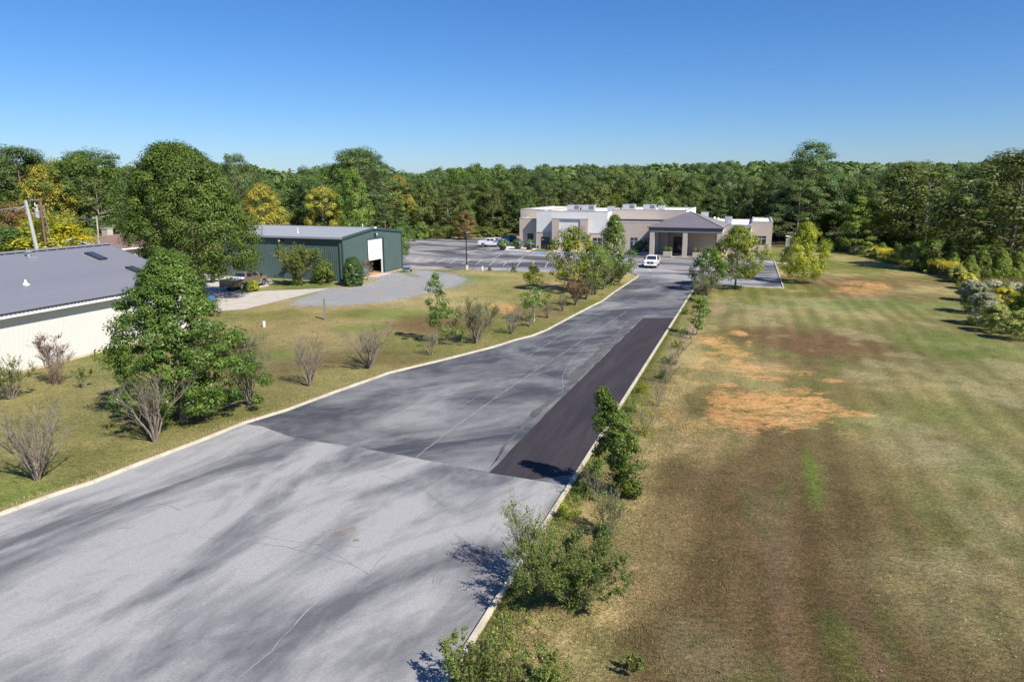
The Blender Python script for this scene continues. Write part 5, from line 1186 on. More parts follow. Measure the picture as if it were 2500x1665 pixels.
# far woods on the rise: one mass of distant trees
def far_woods():
    rs = np.random.RandomState(5); base = []
    for k in range(4):
        V, Fq, r_, Cc = crown_mesh(np.random.RandomState(90+k), 16, 9.5, 2, P_round, 42, 7, 1.9, 2.1, 1.7, flat=.8, up=.45, lobes=.3, shell=.6); base.append((V, Fq, r_))
    Vs = []; Fs = []; Rs = []; o_ = 0
    for i in range(2300):
        d = 225+560*rs.rand()**1.1; a = rs.uniform(-.85, .85); x = math.tan(a)*d; y = d
        z = float(hill(np.array([x]), np.array([y]))[0]); V, Fq, r_ = base[rs.randint(4)]; s_ = rs.uniform(.8, 1.2); an = rs.uniform(0, 6.28)
        px = 1250+FPX*x/DEP(y, z); Ht = 16*s_
        lim = ZT(y, skyrow(px)+(rs.uniform(6, 26) if px < 1330 else rs.uniform(-2, 13)))
        if z+Ht > lim: s_ *= max(.25, (lim-z)/Ht)
        c, s2 = math.cos(an), math.sin(an); q = V.copy(); q[:, 0] = (V[:, 0]*c-V[:, 1]*s2)*max(s_, .7)+x; q[:, 1] = (V[:, 0]*s2+V[:, 1]*c)*max(s_, .7)+y; q[:, 2] = V[:, 2]*s_+z
        Vs.append(q); Fs.append(Fq+o_); Rs.append(np.clip(r_*.5+rs.rand()*.5, 0, 1)); o_ += len(V)
    tag(obj_np('far_woods', np.concatenate(Vs), np.concatenate(Fs), M['f_pine2'], rnd=np.concatenate(Rs)), 'distant wooded rise on the horizon', kind='stuff')
far_woods()

# --- the big trees near us
P_oak = lambda t: np.interp(t, [0,.08,.2,.4,.6,.78,.9,1], [.70,.90,.98,1.0,.90,.72,.48,.18])
g = (-35.72, 78.8)
make_tree('oak_tree', g, 'very large dense dark green oak beside the metal building', ZT(78.8, 360), 13.6, 3.3, P_oak, 600, 150, 1.0, .22, .15, 'f_oak', tr=.42, seed=101, nb=50, lean=(-1.9,-.8), flat=.85, up=.3, lobes=.14, shell=.5, spikes=22)
g = G(452, 1024)
make_tree('maple_tree', g, 'bushy bright green tree in front of the white brick house', 9.4, 6.9, .6, lambda t: np.interp(t, [0,.15,.4,.7,.88,1], [.75,1,.98,.68,.40,.12]), 470, 150, .46, .13, .095, 'f_maple', tr=.21, seed=104, nb=80, flat=.8, up=.3, lobes=.42, shell=.22)
def small_tree(px, py, toprow, Wpx, fol, label, seed, prof=P_oval, zb=.8, ncl=90, per=45, cr=.38, ll=.13, lw_=.10, tr=.07, bark='bark', lean=(0, 0), name='young_tree', group=None, shell=.3, lobes=.5, cat_='tree', nb=30):
    g = G(px, py); H = ZT(g[1], toprow); W = Wpx/FPX*DEP(g[1], H/2)
    return make_tree(name, g, label, H, W, zb, prof, ncl, per, cr, ll, lw_, fol, bark, tr, seed, cat_, group, nb, lean, flat=.85, up=.3, lobes=lobes, shell=shell)
small_tree(1537, 1216, 958, 98, 'f_oak', 'leaning dark green sapling beside the fresh asphalt strip', 110, lambda t: np.interp(t, [0,.2,.45,.7,.85,1], [.3,.7,1,.75,.35,.2]), .25, 150, 90, .28, .11, .08, .05, lean=(-1.25,.4), name='sapling')
small_tree(1066, 838, 672, 50, 'f_pear', 'tall narrow green sapling on the left lawn', 111, P_oval, 1.5, 48, 50, .33, .14, .11, .06, 'bark_pale', name='sapling')
small_tree(1092, 842, 752, 95, 'f_pear', 'short bushy green shoot at the foot of the tall narrow sapling', 112, P_dome, .5, 42, 45, .36, .13, .10, .04, name='shrub', cat_='shrub')
small_tree(1304, 784, 708, 78, 'f_pear', 'young tree with white trunk on the left lawn', 113, P_round, 1.3, 46, 42, .34, .14, .11, .06, 'bark_pale')
small_tree(1303, 707, 648, 46, 'f_peary', 'small loose green tree at the back of the left lawn', 114, P_oval, .7, 42, 40, .42, .18, .13, .06)
small_tree(1400, 712, 558, 118, 'f_peary', 'spreading yellow-green tree in the left row before the walls', 115, P_dome, 1.4, 150, 48, .62, .22, .16, .11, lobes=.55)
small_tree(1495, 697, 530, 96, 'f_pear', 'tallest pyramidal tree in the left row by the driveway bend', 116, P_cone, 1.0, 190, 60, .62, .20, .14, .13, lobes=.35, shell=.4)
small_tree(1455, 718, 600, 90, 'f_crape', 'dull green bushy tree under the tallest pyramidal tree', 117, P_oval, .8, 110, 50, .5, .17, .11, .07)
small_tree(1795, 705, 556, 125, 'f_peary', 'yellow-green broad tree right of the driveway before the canopy', 118, P_oval, 1.5, 210, 62, .66, .20, .14, .14, lobes=.35, shell=.4)
small_tree(1727, 712, 606, 88, 'f_pear', 'smaller green tree leaning over the right kerb', 119, P_oval, 1.0, 95, 50, .5, .18, .13, .08)
small_tree(1960, 691, 549, 98, 'f_yel', 'rounded yellow-green tree standing alone on the right lawn', 120, P_oval, .7, 200, 60, .62, .20, .14, .12, lobes=.3, shell=.45)
small_tree(1700, 818, 727, 38, 'f_pear', 'narrow leafy sapling by the far part of the right kerb', 121, P_oval, .6, 50, 48, .30, .13, .10, .05, lean=(.35,0), name='sapling')
small_tree(984, 632, 560, 30, 'f_wood1', 'slim tree peeping out behind the right corner of the metal building', 122, P_oval, .8, 60, 45, .6, .24, .17, .08)
small_tree(791, 692, 635, 54, 'f_crape', 'dense green shrub against the side of the metal building', 123, P_dome, .05, 110, 60, .42, .16, .11, .04, name='shrub', cat_='shrub', shell=.6, lobes=.25)
small_tree(863, 698, 631, 44, 'f_holly', 'clipped egg shaped holly at the corner of the metal building', 124, lambda t: np.clip(1-((t-.33)/.70)**2, .02, 1)**.5, .03, 420, 70, .30, .13, .09, .05, name='holly_bush', cat_='shrub', shell=.55, lobes=.04)
for (px, py, top, Wp, fol, lb, sd) in [(604,712,690,16,'f_brush','low green juniper beside the tan truck',125),(621,711,686,20,'f_yel','low yellow juniper beside the tan truck',126)]:
    small_tree(px, py, top, Wp, fol, lb, sd, P_dome, .02, 60, 60, .22, .12, .08, .03, name='juniper', cat_='shrub', shell=.7, lobes=.2)

# --- crape myrtles: many stems, sprays of leaves
def crape(px, py, toprow, Wpx, label, leaves, seed, fol='f_crape', ns=9, ll=.075, lw_=.035, top_only=False, bark='twig', base_leaf=0.0, lean=(0, 0), name='crape_myrtle', group=None, shoots=0, stem_r=.022, loc=None, Hm=None, Wm=None):
    g = loc or G(px, py); H = Hm or ZT(g[1], toprow); W = Wm or Wpx/FPX*DEP(g[1], H/2); rs = np.random.RandomState(seed)
    t = empty(name, (*g, 0), 0, label, 'shrub', group); S = 7; tt = np.linspace(0, 1, S)
    an = np.arange(ns)*2*math.pi/ns+rs.uniform(-.4, .4, ns); hr = W/2*rs.uniform(.25, 1.0, ns); hh_ = H*rs.uniform(.72, 1.0, ns)*(1-.18*hr/(W/2))
    bx = np.cos(an)*.10*rs.uniform(.3, 1, ns); by = np.sin(an)*.10*rs.uniform(.3, 1, ns)
    P = np.zeros((ns, S, 3)); P[..., 0] = bx[:, None]+np.cos(an)[:, None]*hr[:, None]*(tt**1.15)[None]; P[..., 1] = by[:, None]+np.sin(an)[:, None]*hr[:, None]*(tt**1.15)[None]; P[..., 2] = hh_[:, None]*tt[None]*.98
    P[..., :2] += np.cumsum(rs.normal(size=(ns, S, 2)), 1)*.030*H*tt[None, :, None]; P[..., 0] += lean[0]*tt[None]; P[..., 1] += lean[1]*tt[None]
    sr = stem_r*H/2.5*min(2.2, max(1.0, math.hypot(g[0], g[1])/34))
    parts = [tubes(P, sr*rs.uniform(.7, 1.3, (ns, 1))*np.linspace(1, .14, S)[None]*.85, 5)]
    nb = 9 if leaves > 1000 else 7; ii = np.repeat(np.arange(ns), nb); tb = rs.uniform(.28, .92, ns*nb); kk = tb*(S-1); k0 = kk.astype(int); fr_ = (kk-k0)[:, None]
    A = P[ii, k0]*(1-fr_)+P[ii, np.minimum(k0+1, S-1)]*fr_
    dirs = unit(unit(P[ii, -1]-P[ii, 0])*.9+unit(rs.normal(size=(ns*nb, 3))*np.array([1, 1, .4]))*.65+np.array([0, 0, .25])); Ls = H*.30*(1.15-tb)*rs.uniform(.6, 1.2, ns*nb)
    B = A+dirs*Ls[:, None]; C1 = branch_curves(A, B, rs, 4, .04); parts.append(tubes(C1, sr*.36*(1.2-tb)[:, None]*np.linspace(1, .25, 4)[None], 4))
    nt = 7 if leaves > 1000 else 4; i2 = np.repeat(np.arange(len(A)), nt); t2 = rs.uniform(.3, .98, len(i2)); A2 = A[i2]*(1-t2[:, None])+B[i2]*t2[:, None]
    d2 = unit(dirs[i2]*.8+unit(rs.normal(size=(len(i2), 3)))*.7+np.array([0, 0, .15])); L2 = H*.13*rs.uniform(.5, 1.4, len(i2)); B2 = A2+d2*L2[:, None]
    parts.append(tubes(branch_curves(A2, B2, rs, 3), sr*.15*np.linspace(1, .35, 3)[None]*np.ones((len(A2), 1)), 3))
    v, f = cat(parts); 
    if leaves > 0 or shoots:
        segA = np.concatenate([A, A2]); segB = np.concatenate([B, B2])
        if top_only: w_ = np.clip((segA[:, 2]/H-.45)*3, 0.02, 1)
        else: w_ = .15+np.clip(segA[:, 2]/H, 0, 1)
        act = rs.rand(len(segA)) < (.85 if leaves > 2500 else .5); w_ = w_*act; w_ /= w_.sum()
        n = max(leaves, 1); s_ = rs.choice(len(segA), n, p=w_); q = rs.uniform(.1, 1.05, (n, 1)); pos = segA[s_]*(1-q)+segB[s_]*q+rs.normal(size=(n, 3))*.028*max(1, H/3)
        if base_leaf:
            m_ = int(leaves*base_leaf); pb = np.stack([rs.normal(size=m_)*.22, rs.normal(size=m_)*.22, np.abs(rs.normal(size=m_))*H*.16+.04], 1); pos = np.concatenate([pos, pb])
        for k in range(shoots):      # leafy wands
            a = rs.uniform(0, 6.28); l_ = H*rs.uniform(.3, .5); i_ = rs.randint(ns); p0 = P[i_, 4]; dr = unit(np.array([math.cos(a)*.35, math.sin(a)*.35, 1.0])); m_ = 60; q = np.linspace(0, 1, m_)[:, None]
            pts = p0+dr*q*l_; sd_ = np.array([dr[1], -dr[0], 0]); pts = pts+unit(sd_[None])*np.where(np.arange(m_)[:, None] % 2, .05, -.05)+rs.normal(size=(m_, 3))*.01; pos = np.concatenate([pos, pts])
            v2, f2 = tubes(np.stack([p0+dr*l_*u_ for u_ in (0, .5, 1)])[None], np.array([[.008, .006, .003]]), 3); v, f = cat([(v, f), (v2, f2)])
        nn = unit(rs.normal(size=pos.shape)+np.array([0, 0, .8])); V, Fq = leaf_quads(pos, nn, ll, lw_, rs); obj_np('foliage', V, Fq, M[fol], t, rnd=rs.uniform(0, 1, len(pos)))
    obj_np('stems', v, f, M[bark], t); return t
G1 = 'crape myrtles left of the driveway'; G2 = 'crape myrtles right of the driveway'
crape(92, 1172, 968, 250, 'large bare grey stemmed shrub at the left picture edge', 500, 201, ns=20, group=G1, ll=.09, lw_=.04, shoots=2, stem_r=.032)
crape(380, 1078, 872, 165, 'many stemmed shrub with few leaves in front of the bright green tree', 900, 202, ns=14, group=G1, shoots=2, stem_r=.03)
crape(138, 938, 808, 112, 'shrub with dry reddish leaves against the white brick wall', 1900, 203, 'f_red', ns=11, top_only=True, group=G1, ll=.09, lw_=.045, stem_r=.02, base_leaf=.25)
crape(28, 975, 868, 120, 'green leafy shrub at the left edge by the brick wall', 3000, 204, ns=11, group=G1, shoots=7, ll=.11, lw_=.05, bark='twig')
crape(205, 948, 892, 40, 'small leafy sprout between the wall and the bright green tree', 450, 205, ns=4, group=G1, shoots=3, ll=.10, lw_=.05)
crape(609, 989, 782, 100, 'slim shrub with sparse green sprays right of the bright green tree', 2300, 206, ns=11, group=G1, shoots=4, ll=.08, lw_=.04)
crape(757, 943, 800, 80, 'bare pale stemmed shrub, second from the bright green tree', 260, 207, ns=13, group=G1, shoots=3)
crape(903, 900, 772, 140, 'wide bare vase shaped shrub in the middle of the left lawn', 520, 208, ns=17, group=G1, shoots=5, stem_r=.028)
crape(1052, 867, 792, 48, 'small bare shrub in front of the tall narrow sapling', 120, 209, ns=9, group=G1)
crape(1163, 838, 713, 118, 'green leaved vase shrub right of the tall narrow sapling', 4200, 210, ns=15, group=G1, shoots=4, ll=.095, lw_=.045)
crape(1250, 815, 735, 84, 'bare vase shrub beside the orange clay patch', 260, 211, ns=12, group=G1, stem_r=.022)
crape(1294, 797, 742, 46, 'thin shrub in front of the white trunked young tree', 700, 212, ns=9, group=G1, ll=.10)
crape(1338, 777, 728, 52, 'bare twiggy shrub right of the white trunked young tree', 350, 213, ns=10, group=G1, ll=.10)
crape(1375, 759, 708, 50, 'short shrub with a few leaves, third before the driveway bend row', 600, 214, ns=10, group=G1, ll=.11)
crape(1406, 745, 676, 72, 'shrub with rusty orange leaf tips on the left lawn', 3400, 215, 'f_orange', ns=14, group=G1, ll=.13, lw_=.07, stem_r=.02)
crape(1433, 731, 672, 50, 'green topped shrub right of the rusty one', 2600, 216, ns=12, group=G1, ll=.14, lw_=.07, stem_r=.03)
crape(1454, 720, 668, 40, 'small shrub under the spreading yellow-green tree', 1500, 217, ns=10, group=G1, ll=.14, lw_=.07)
crape(1473, 707, 620, 62, 'tall twiggy shrub with grey green sprays by the driveway bend', 3000, 218, ns=14, group=G1, ll=.15, lw_=.07, stem_r=.03)
crape(1494, 696, 628, 60, 'leafy shrub beneath the tallest pyramidal tree', 3400, 219, ns=12, group=G1, ll=.15, lw_=.08)
crape(1512, 690, 636, 50, 'last leafy shrub before the driveway bend', 3000, 220, ns=12, group=G1, ll=.15, lw_=.08)
crape(0, 0, 0, 0, 'big dense green shrub spilling over the right kerb', 19000, 230, 'f_brush', ns=26, group=G2, ll=.085, lw_=.036, shoots=10, base_leaf=.10, stem_r=.016, loc=(1.95,19.3), Hm=2.75, Wm=4.6, lean=(-.2,0))
crape(1300, 1420, 1190, 120, 'arching shrub with tan seed heads hanging over the driveway', 2600, 231, 'f_crape', ns=7, group=G2, ll=.07, lw_=.034, lean=(-.35,.4), shoots=4)
crape(1487, 1310, 1170, 110, 'thin stemmed shrub behind the big dense shrub', 1500, 232, ns=9, group=G2, ll=.07, lw_=.035, shoots=2, base_leaf=.3)
crape(1455, 1222, 1118, 100, 'bare grey shrub in the shade of the leaning sapling', 420, 233, ns=13, group=G2, base_leaf=.5, stem_r=.018)
crape(1577, 1063, 955, 80, 'sparse shrub with yellow leaves at its foot', 700, 234, 'f_yel', ns=11, group=G2, base_leaf=.9, stem_r=.018)
crape(1606, 992, 905, 50, 'bare twiggy shrub beyond the sparse yellow footed one', 140, 235, ns=9, group=G2, stem_r=.018)
crape(1627, 936, 862, 64, 'grey twiggy shrub at the edge of the bare clay', 300, 236, ns=11, group=G2)
crape(1649, 891, 830, 60, 'leafless grey shrub midway up the right row', 120, 237, ns=12, group=G2)
crape(1670, 855, 802, 48, 'small leafless shrub with dark base', 80, 238, ns=10, group=G2)
crape(1686, 828, 782, 30, 'thin leafless shrub touching the narrow sapling', 60, 239, ns=8, group=G2)
crape(1714, 736, 678, 44, 'dark stemmed shrub beyond the narrow sapling', 1500, 240, ns=11, group=G2, ll=.12, lw_=.06, stem_r=.03)
crape(1726, 722, 660, 56, 'leafy many stemmed shrub by the end of the right kerb', 3000, 241, ns=13, group=G2, ll=.14, lw_=.07, stem_r=.03)
crape(1180, 1720, 1560, 210, 'leafy shrub cut off by the bottom picture edge on the kerb', 2600, 242, ns=13, group=G2, ll=.085, lw_=.045, shoots=7, stem_r=.014, loc=(-.55,14.9), Hm=2.0, Wm=2.3)
crape(1060, 1720, 1540, 120, 'arching seed headed shrub at the bottom picture edge over the asphalt', 1300, 243, ns=8, group=G2, ll=.10, lw_=.05, shoots=4, stem_r=.014, loc=(-1.25,15.6), Hm=1.7, Wm=2.2)
crape(1330, 1700, 1590, 160, 'low weedy shrub at the bottom edge right of the kerb', 2200, 244, ns=12, group=G2, ll=.075, lw_=.04, shoots=6, stem_r=.012, loc=(.85,15.5), Hm=1.3, Wm=2.0, base_leaf=.4)
crape(1545, 1650, 1570, 40, 'small green sprout at the bottom edge of the field', 260, 245, ns=5, ll=.09, lw_=.05, shoots=5, stem_r=.01, loc=G(1545, 1652), Hm=.75, Wm=.6, name='sprout')
crape(728, 697, 583, 118, 'large leafy shrub with pale stems against the green metal wall', 13000, 246, 'f_crape', ns=15, ll=.19, lw_=.10, stem_r=.013, base_leaf=.22, shoots=6)
crape(899, 684, 628, 34, 'small dry shrub beside the half open roll-up door', 700, 247, 'f_red', ns=8, ll=.13, lw_=.07, top_only=True, stem_r=.013, bark='bark_pale')
vr = random.Random(31)
VN = ['just past the fresh asphalt corner','beside the lower end of the fresh asphalt','below the leaning sapling','behind the leaning sapling','by the middle of the fresh asphalt','between two leafless shrubs','before the bare clay','beside the bare clay, nearer','beside the bare clay, farther','at the far end of the fresh asphalt','before the narrow sapling','beyond the narrow sapling','near the end of the right kerb']
for i, vv in enumerate((24.5,27.0,29.0,32.5,35.5,38.5,42.5,46.5,51,56.5,61,72,80)):
    c = UV(U0+vr.uniform(.7, 1.7), vv); crape(0, 0, 0, 0, 'small weedy green shoot '+VN[i], 420+int(vr.random()*500), 600+i, 'f_brush' if i % 3 else 'f_yel', ns=6, ll=.06+vv*.0009, lw_=.035, shoots=3, stem_r=.012, loc=c, Hm=vr.uniform(.5, 1.1), Wm=vr.uniform(.7, 1.3), name='weed_shoot', group='weedy shoots along the right kerb', base_leaf=.5)
# seed heads on the two arching shrubs
rs = np.random.RandomState(3); P_ = []
for (px, py, z, n_) in ((1278,1200,2.1,130),(1345,1190,2.2,170),(1210,1340,1.6,120),(1150,1410,1.0,90),(1012,1545,1.5,150),(1020,1600,1.3,120),(1150,1475,1.1,80)):
    x, y = G(px, py, z); P_.append(np.stack([x+rs.normal(size=n_)*.10, y+rs.normal(size=n_)*.10, z+rs.normal(size=n_)*.10], 1))

# --- weeds and tufts near the kerb, flowers of the rough strip
def scatter(name, pts, label, mats, ll, lw_, up=.6, seed=1, kind='stuff'):
    rs = np.random.RandomState(seed); pts = np.asarray(pts); nn = unit(rs.normal(size=pts.shape)+np.array([0, 0, up])); V, Fq = leaf_quads(pts, nn, ll, lw_, rs)
    return tag(obj_np(name, V, Fq, mats, rnd=rs.uniform(0, 1, len(pts))), label, kind=kind)
rs = np.random.RandomState(8); pts = []
for i in range(520):
    v = 14+30*rs.rand()**1.5; u = U0+.25+abs(rs.normal())*(.9 if v < 22 else .6); c = UV(u, v); n_ = rs.randint(10, 34); h_ = rs.uniform(.08, .35)
    pts.append(np.stack([c[0]+rs.normal(size=n_)*.07, c[1]+rs.normal(size=n_)*.07, rs.uniform(.02, h_, n_)], 1))
scatter('weeds', np.concatenate(pts), 'scattered green weeds along the right kerb', M['f_brush'], .07, .032, .6, 2)
def blades(n, fx, hmin, hmax, wd, label, m, seed):
    rs = np.random.RandomState(seed); x, y = fx(rs, n); n = len(x); h_ = rs.uniform(hmin, hmax, n); a = rs.uniform(0, 6.28, n); le = rs.uniform(0, .7, n)*h_; b = rs.uniform(0, 6.28, n)
    V = np.empty((n, 3, 3), dtype=np.float32); V[:, 0] = np.stack([x-np.cos(a)*wd, y-np.sin(a)*wd, np.zeros(n)], 1); V[:, 1] = np.stack([x+np.cos(a)*wd, y+np.sin(a)*wd, np.zeros(n)], 1); V[:, 2] = np.stack([x+np.cos(b)*le, y+np.sin(b)*le, h_], 1)
    return tag(obj_np('grass', V.reshape(-1, 3), np.arange(n*3).reshape(n, 3), m, rnd=rs.rand(n)), label, kind='stuff')
def fx_right(rs, n):
    v = 12+38*rs.rand(n)**1.5; u = U0+.14+np.abs(rs.normal(size=n))*3.4; x, y = UV(u, v); k = (fbm(x*1.3, y*1.3, 3)+.35*rs.rand(n)) > .58
    return x[k], y[k]
blades(170000, fx_right, .03, .11, .008, 'dry grass blades right of the kerb', M['grassblade'], 4)
def fx_left(rs, n):
    kx = np.array([p[0] for p in KL[3:16]]); ky = np.array([p[1] for p in KL[3:16]]); y = rs.uniform(20, 62, n); xk = np.interp(y, ky, kx); x = xk-.15-np.abs(rs.normal(size=n))*.35; k = rs.rand(n) < np.clip((62-y)/14, 0, 1); return x[k], y[k]
blades(26000, fx_left, .06, .18, .012, 'longer grass fringe behind the left kerb', M['grassblade'], 6)
def fx_right2(rs, n): v = rs.uniform(14, 94, n); u = U0+.14+np.abs(rs.normal(size=n))*.22; return UV(u, v)
M['grasslush'] = foliage('grass_lush', (.14,.18,.05), (.30,.31,.10), trans=.3)
blades(16000, fx_right2, .05, .14, .010, 'longer grass fringe behind the right kerb', M['grasslush'], 7)
# dead leaves and litter on the field
rs = np.random.RandomState(21); n_ = 420; px = rs.uniform(1500, 2500, n_); py = rs.uniform(900, 1660, n_); q = np.array([G(a, b) for a, b in zip(px, py)])
scatter('fallen_leaves', np.stack([q[:, 0], q[:, 1], np.full(n_, .05)], 1), 'pale fallen leaves dotted on the right field', M['f_orange'], .07, .05, 2.5, 5)
rs = np.random.RandomState(22); pts = []
for (cx, cy, r_, k) in ((2180,1450,60,5),(2420,1545,60,8),(2400,1480,60,8),(2300,1370,60,4)):
    for i in range(k):
        c = G(cx+rs.normal()*r_, cy+rs.normal()*r_*.4); m_ = 3; pts.append(np.stack([c[0]+rs.normal(size=m_)*.03, c[1]+rs.normal(size=m_)*.03, rs.uniform(.06, .14, m_)], 1))
scatter('field_flowers', np.concatenate(pts), 'tiny yellow flowers in the right field', M['fl_yellow'], .035, .035, 1.5, 6)

# --- rough strip with young pines and flowering shrubs on the right
def young_pine(px, py, top, Wpx, label, seed, fol='f_pine3'):
    small_tree(px, py, top, Wpx, fol, label, seed, P_cone, .1, 130, 60, .42, .26, .07, .06, 'bark_pine', name='young_pine', group='young pines in the rough strip', shell=.5, lobes=.3)
for (px, py, top, Wp, lb) in [(2250,662,583,62,'young pine beside the first pale flowering bush'),(2308,650,588,50,'young pine between two pale flowering bushes'),(2342,652,598,50,'young pine just left of the big bluish pine'),
       (2392,688,612,66,'young pine behind the white flowering bushes, left one'),(2436,690,612,66,'young pine behind the white flowering bushes, right one'),(2484,690,622,62,'young pine near the right edge above the white flowers'),
       (2498,800,682,60,'dark young pine cut by the right picture edge'),(2230,640,596,44,'small young pine in the green thicket'),(2322,672,618,40,'young pine rising out of the long goldenrod patch'),(2362,690,628,48,'young pine at the lawn side between goldenrod and white flowers'),(2150,630,596,36,'small young pine at the far end of the rough strip'),(2188,640,598,36,'small young pine just right of the far goldenrod'),(2420,650,590,60,'young pine behind, under the bluish pine')]:
    young_pine(px, py, top, Wp, lb, 300+px)
def flower_bush(px, py, top, Wpx, fl, label, seed, k=.42, ll=.14, fol='f_brush', name='flowering_bush'):
    g = G(px, py); H = ZT(g[1], top); W = Wpx/FPX*DEP(g[1], H/2); rs = np.random.RandomState(seed)
    t = make_tree(name, g, label, H*.93, W, .05, P_dome, 70, 60, .36, ll, ll*.55, fol, 'twig', .04, seed, 'shrub', 'flowering bushes in the rough strip', 24, flat=.85, up=.3, lobes=.35, shell=.6)
    V, Fq, r_, Cc = crown_mesh(rs, H, W*1.04, H*.28, P_dome, 80, int(90*k), .27, ll*.7, ll*.6, flat=.5, up=1.0, lobes=.35, shell=.88); obj_np('flowers', V, Fq, M[fl], t, rnd=r_); return t
for (px, py, top, Wp, fl, lb, k) in [(2212,643,600,48,'fl_pale','large pale yellow-green flowering bush at the field edge',.8),(2242,658,624,28,'fl_pale','small yellowish flowering bush under the first young pine',.7),(2283,655,606,36,'fl_pale','pale flowering bush between young pines',.8),
       (2092,622,601,34,'fl_white','greyish rounded bush at the far lawn edge',.25),(2378,765,690,56,'fl_white','front white flowering bush with dry stems',1.1),(2365,735,682,44,'fl_white','white flowering bush nearest the lawn corner',1.1),(2402,795,716,60,'fl_white','lowest white flowering bush at the lawn edge',.9),
       (2128,628,606,34,'fl_pale','pale bush left of the far goldenrod',.7),(2262,660,622,34,'fl_pale','low pale bush at the foot of the young pines',.7),(2338,690,650,44,'fl_pale','pale green bush right before the white flowers',.6),(2300,668,636,30,'fl_yellow','small yellow flowered bush in the long goldenrod',.6),(2360,706,668,40,'fl_yellow','yellow flowered bush at the top corner of the white clump',.7),(2420,715,684,40,'fl_white','white flowering bush in the middle of the clump',1.1),(2470,722,690,52,'fl_white','white flowering bush near the right edge',1.1),(2446,770,700,60,'fl_yellow','bush topped with yellow flowers among the white ones',.9),(2478,790,712,50,'fl_yellow','yellow flowered bush by the right picture edge',.6),
       (2430,812,745,60,'fl_pale','green and yellow bush at the bottom of the clump',.5),(2480,830,760,60,'fl_pale','dull green bush at the lower right clump edge',.3)]:
    flower_bush(px, py, top, Wp, fl, lb, 400+px, k)
def goldenrod(px0, px1, py0, py1, h_, n, label, seed):
    rs = np.random.RandomState(seed); t = empty('goldenrod_patch', (*G((px0+px1)/2, (py0+py1)/2), 0)); tag(t, label, 'wildflowers', 'goldenrod patches'); lo = t.location
    A = []; Lf = []; Fl = []
    for i in range(n):
        q = rs.rand(); g = G(px0+(px1-px0)*q+rs.normal()*3, py0+(py1-py0)*q+rs.normal()*2.5); hh = h_*rs.uniform(.7, 1.1); dx, dy = rs.normal(size=2)*.12; b = np.array([g[0]-lo.x, g[1]-lo.y, 0]); e_ = b+np.array([dx, dy, hh])
        A.append([b, (b+e_)/2, e_]); m_ = 16; k = rs.rand(m_, 1)*.8; Lf.append(b+(e_-b)*k+rs.normal(size=(m_, 3))*.08); m_ = 16; k = rs.uniform(.82, 1.08, (m_, 1)); Fl.append(b+(e_-b)*k+rs.normal(size=(m_, 3))*np.array([.12, .12, .05]))
    v, f = tubes(np.array(A), np.ones((n, 3))*.012, 3); obj_np('stems', v, f, M['twig'], t)
    P1 = np.concatenate(Lf); V, Fq = leaf_quads(P1, unit(rs.normal(size=P1.shape)), .16, .05, rs); obj_np('foliage', V, Fq, M['f_brush'], t, rnd=rs.rand(len(P1)))
    P1 = np.concatenate(Fl); V, Fq = leaf_quads(P1, unit(rs.normal(size=P1.shape)+np.array([0, 0, 1])), .14, .09, rs); obj_np('flowers', V, Fq, M['fl_yellow'], t, rnd=rs.rand(len(P1)))
goldenrod(2135, 2195, 628, 642, 1.8, 520, 'yellow goldenrod patch at the far left of the rough strip', 51)
goldenrod(2265, 2360, 662, 688, 2.0, 800, 'long yellow goldenrod patch before the young pines', 52)
goldenrod(2355, 2395, 684, 686, 1.8, 260, 'small goldenrod patch above the white flowering bushes', 53)
goldenrod(2150, 2260, 636, 662, .9, 260, 'low dry goldenrod fringe along the field edge', 54)
# taller thicket behind the flowers
for (px, py, top, W, fol, lb) in [(2150,612,575,8,'f_brush','leafy green thicket left of the goldenrod'),(2185,616,565,8,'f_wood4','bright green thicket behind the goldenrod'),(2222,618,562,8,'f_brush','tall pale green thicket behind the flowering bushes'),(2262,628,578,7,'f_brush','olive thicket behind the young pines'),
                          (2300,632,590,8,'f_brush','green thicket in shade of the woods'),(2470,665,606,8,'f_brush','green thicket at the right picture edge'),(2340,640,606,8,'f_wood2','olive thicket beneath the woods')]:
    g = G(px, py); plant('bush', g[0], g[1], ZT(g[1], top), W, fol, lb, 'thickets beside the right woods', 'thicket')
rs = np.random.RandomState(77); pts = []       # rank grass filling the strip
E1 = [G(*p) for p in ((2060,614),(2120,630),(2200,650),(2260,668),(2330,690),(2350,712),(2365,770),(2410,805),(2500,835),(2600,870))]
for i in range(len(E1)-1):
    a, b = np.array(E1[i]), np.array(E1[i+1]); m_ = int(np.linalg.norm(b-a)*420); q = rs.rand(m_, 1); p = a+(b-a)*q; off = rs.rand(m_)**.8*13; z = rs.rand(m_)*(.5+.4*np.minimum(off, 2)/2)
    pts.append(np.stack([p[:, 0]+off*.95, p[:, 1]+off*.45, z], 1))
scatter('rank_grass', np.concatenate(pts), 'tall rough grass between the young pines', M['grassblade'], .32, .045, .0, 9)

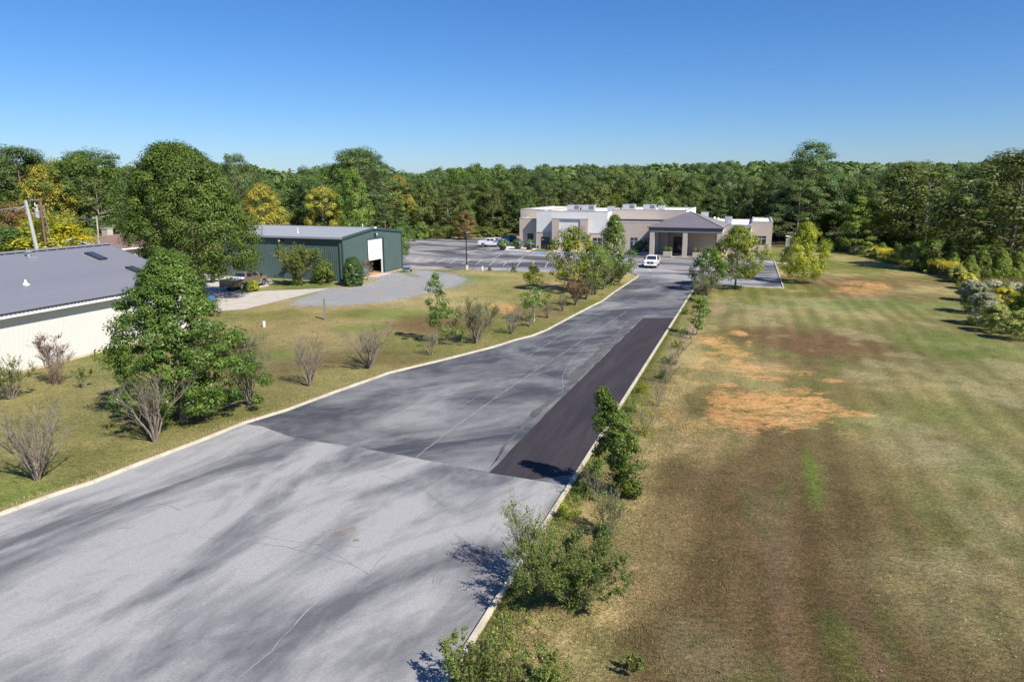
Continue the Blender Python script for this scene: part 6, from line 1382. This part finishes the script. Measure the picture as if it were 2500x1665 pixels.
# --- planters with shrubs
def planter(lx, ly, label, seed, s_=1.0, fol='f_pear'):
    t = empty('planter', LW(lx, ly, .14), -AG, label, 'planter', 'dark planters along the front walk')
    MB().hexa([(-.42*s_,-.42*s_,0),(.42*s_,-.42*s_,0),(.42*s_,.42*s_,0),(-.42*s_,.42*s_,0)], [(-.52*s_,-.52*s_,.78),(.52*s_,-.52*s_,.78),(.52*s_,.52*s_,.78),(-.52*s_,.52*s_,.78)]).build('pot', M['planter'], t, bevel=.02)
    MB().box(-.46*s_, .46*s_, -.46*s_, .46*s_, .70, .795).build('soil', M['soil'], t)
    p = LW(lx, ly, .90); make_tree('planter_shrub', p, label.replace('dark planter', 'leafy shrub growing in the planter'), 1.15*s_, 1.9*s_, .0, P_round, 40, 45, .33, .17, .12, fol, 'twig', .04, seed, 'shrub', 'shrubs in the dark planters', 12, flat=.8, up=.4, lobes=.3, shell=.6)
cW = lambda px, py: ((G(px, py)[0]-BO[0])*RX[0]+(G(px, py)[1]-BO[1])*RX[1], (G(px, py)[0]-BO[0])*BY[0]+(G(px, py)[1]-BO[1])*BY[1])
for (lx, ly, lb, sd) in [(*cW(1227.5, 611.5), 'dark planter in front of the white pickup', 501),(*cW(1264.3, 610.5), 'dark planter by the left corner of the building', 502),(*cW(1292.9, 612.0), 'dark planter before the shaded left doorway', 503),
                         (*cW(1355.0, 612.5), 'dark planter before the pier with the white panel', 504),(*cW(1386.0, 615.0), 'dark planter below the white panel', 505),(21.9, -1.0, 'dark planter in the shade left of the entrance canopy', 506)]:
    planter(lx, ly, lb, sd, 1.15)
for (lx, lab, sd) in ((28.35, 'left beige block planter under the entrance canopy', 511),(33.7, 'right beige block planter under the entrance canopy', 512)):
    t = empty('block_planter', LW(lx, -8.05, .15), -AG, lab, 'planter', 'beige block planters')
    MB().box(-.78, .78, -.4, .4, 0, .95).build('pot', M['tan'], t, bevel=.02); MB().box(-.68, .68, -.32, .32, .90, .956).build('soil', M['soil'], t)
    for k_, s_ in enumerate((-.4, .4)):
        c = LW(lx+s_, -8.05, 1.08); make_tree('topiary_ball', c, ('left' if s_ < 0 else 'right')+' clipped green ball in the '+lab.split(' planter')[0]+' planter', .82, .80, .0, lambda t: np.sqrt(np.clip(1-((t-.5)/.52)**2, .02, 1)), 90, 40, .11, .06, .045, 'f_brush', 'twig', .03, sd+10*k_, 'shrub', 'clipped balls under the canopy', 6, flat=1, up=.2, lobes=.02, shell=.9)
# uplights in the front bed, small red shrub at the car park edge
for (px, py, lb) in ((1314,608.5,'small dark spotlight at the foot of the white block'),(1281,606.5,'small dark spotlight by the corner pier')):
    lx, ly = cW(px, py); t = MB().rod((0,0,0), (0,0,.35), .03).hexa([(-.12,-.2,.35),(.12,-.2,.35),(.12,.15,.28),(-.12,.15,.28)], [(-.12,-.2,.5),(.12,-.2,.5),(.12,.15,.62),(-.12,.15,.62)]).build('spotlight', M['black']); t.location = LW(lx, ly-.2, .12); t.rotation_euler = (0, 0, .5); tag(t, lb, 'light')
small_tree(1196, 661, 651, 8, 'f_red', 'tiny red-brown shrub at the lawn edge of the car park', 520, P_dome, .02, 20, 40, .15, .1, .07, .02, name='shrub', cat_='shrub')
small_tree(1255, 664, 652, 14, 'f_brush', 'tiny green shrub beside the thin dark rod', 521, P_dome, .02, 20, 40, .2, .12, .08, .02, name='shrub', cat_='shrub')
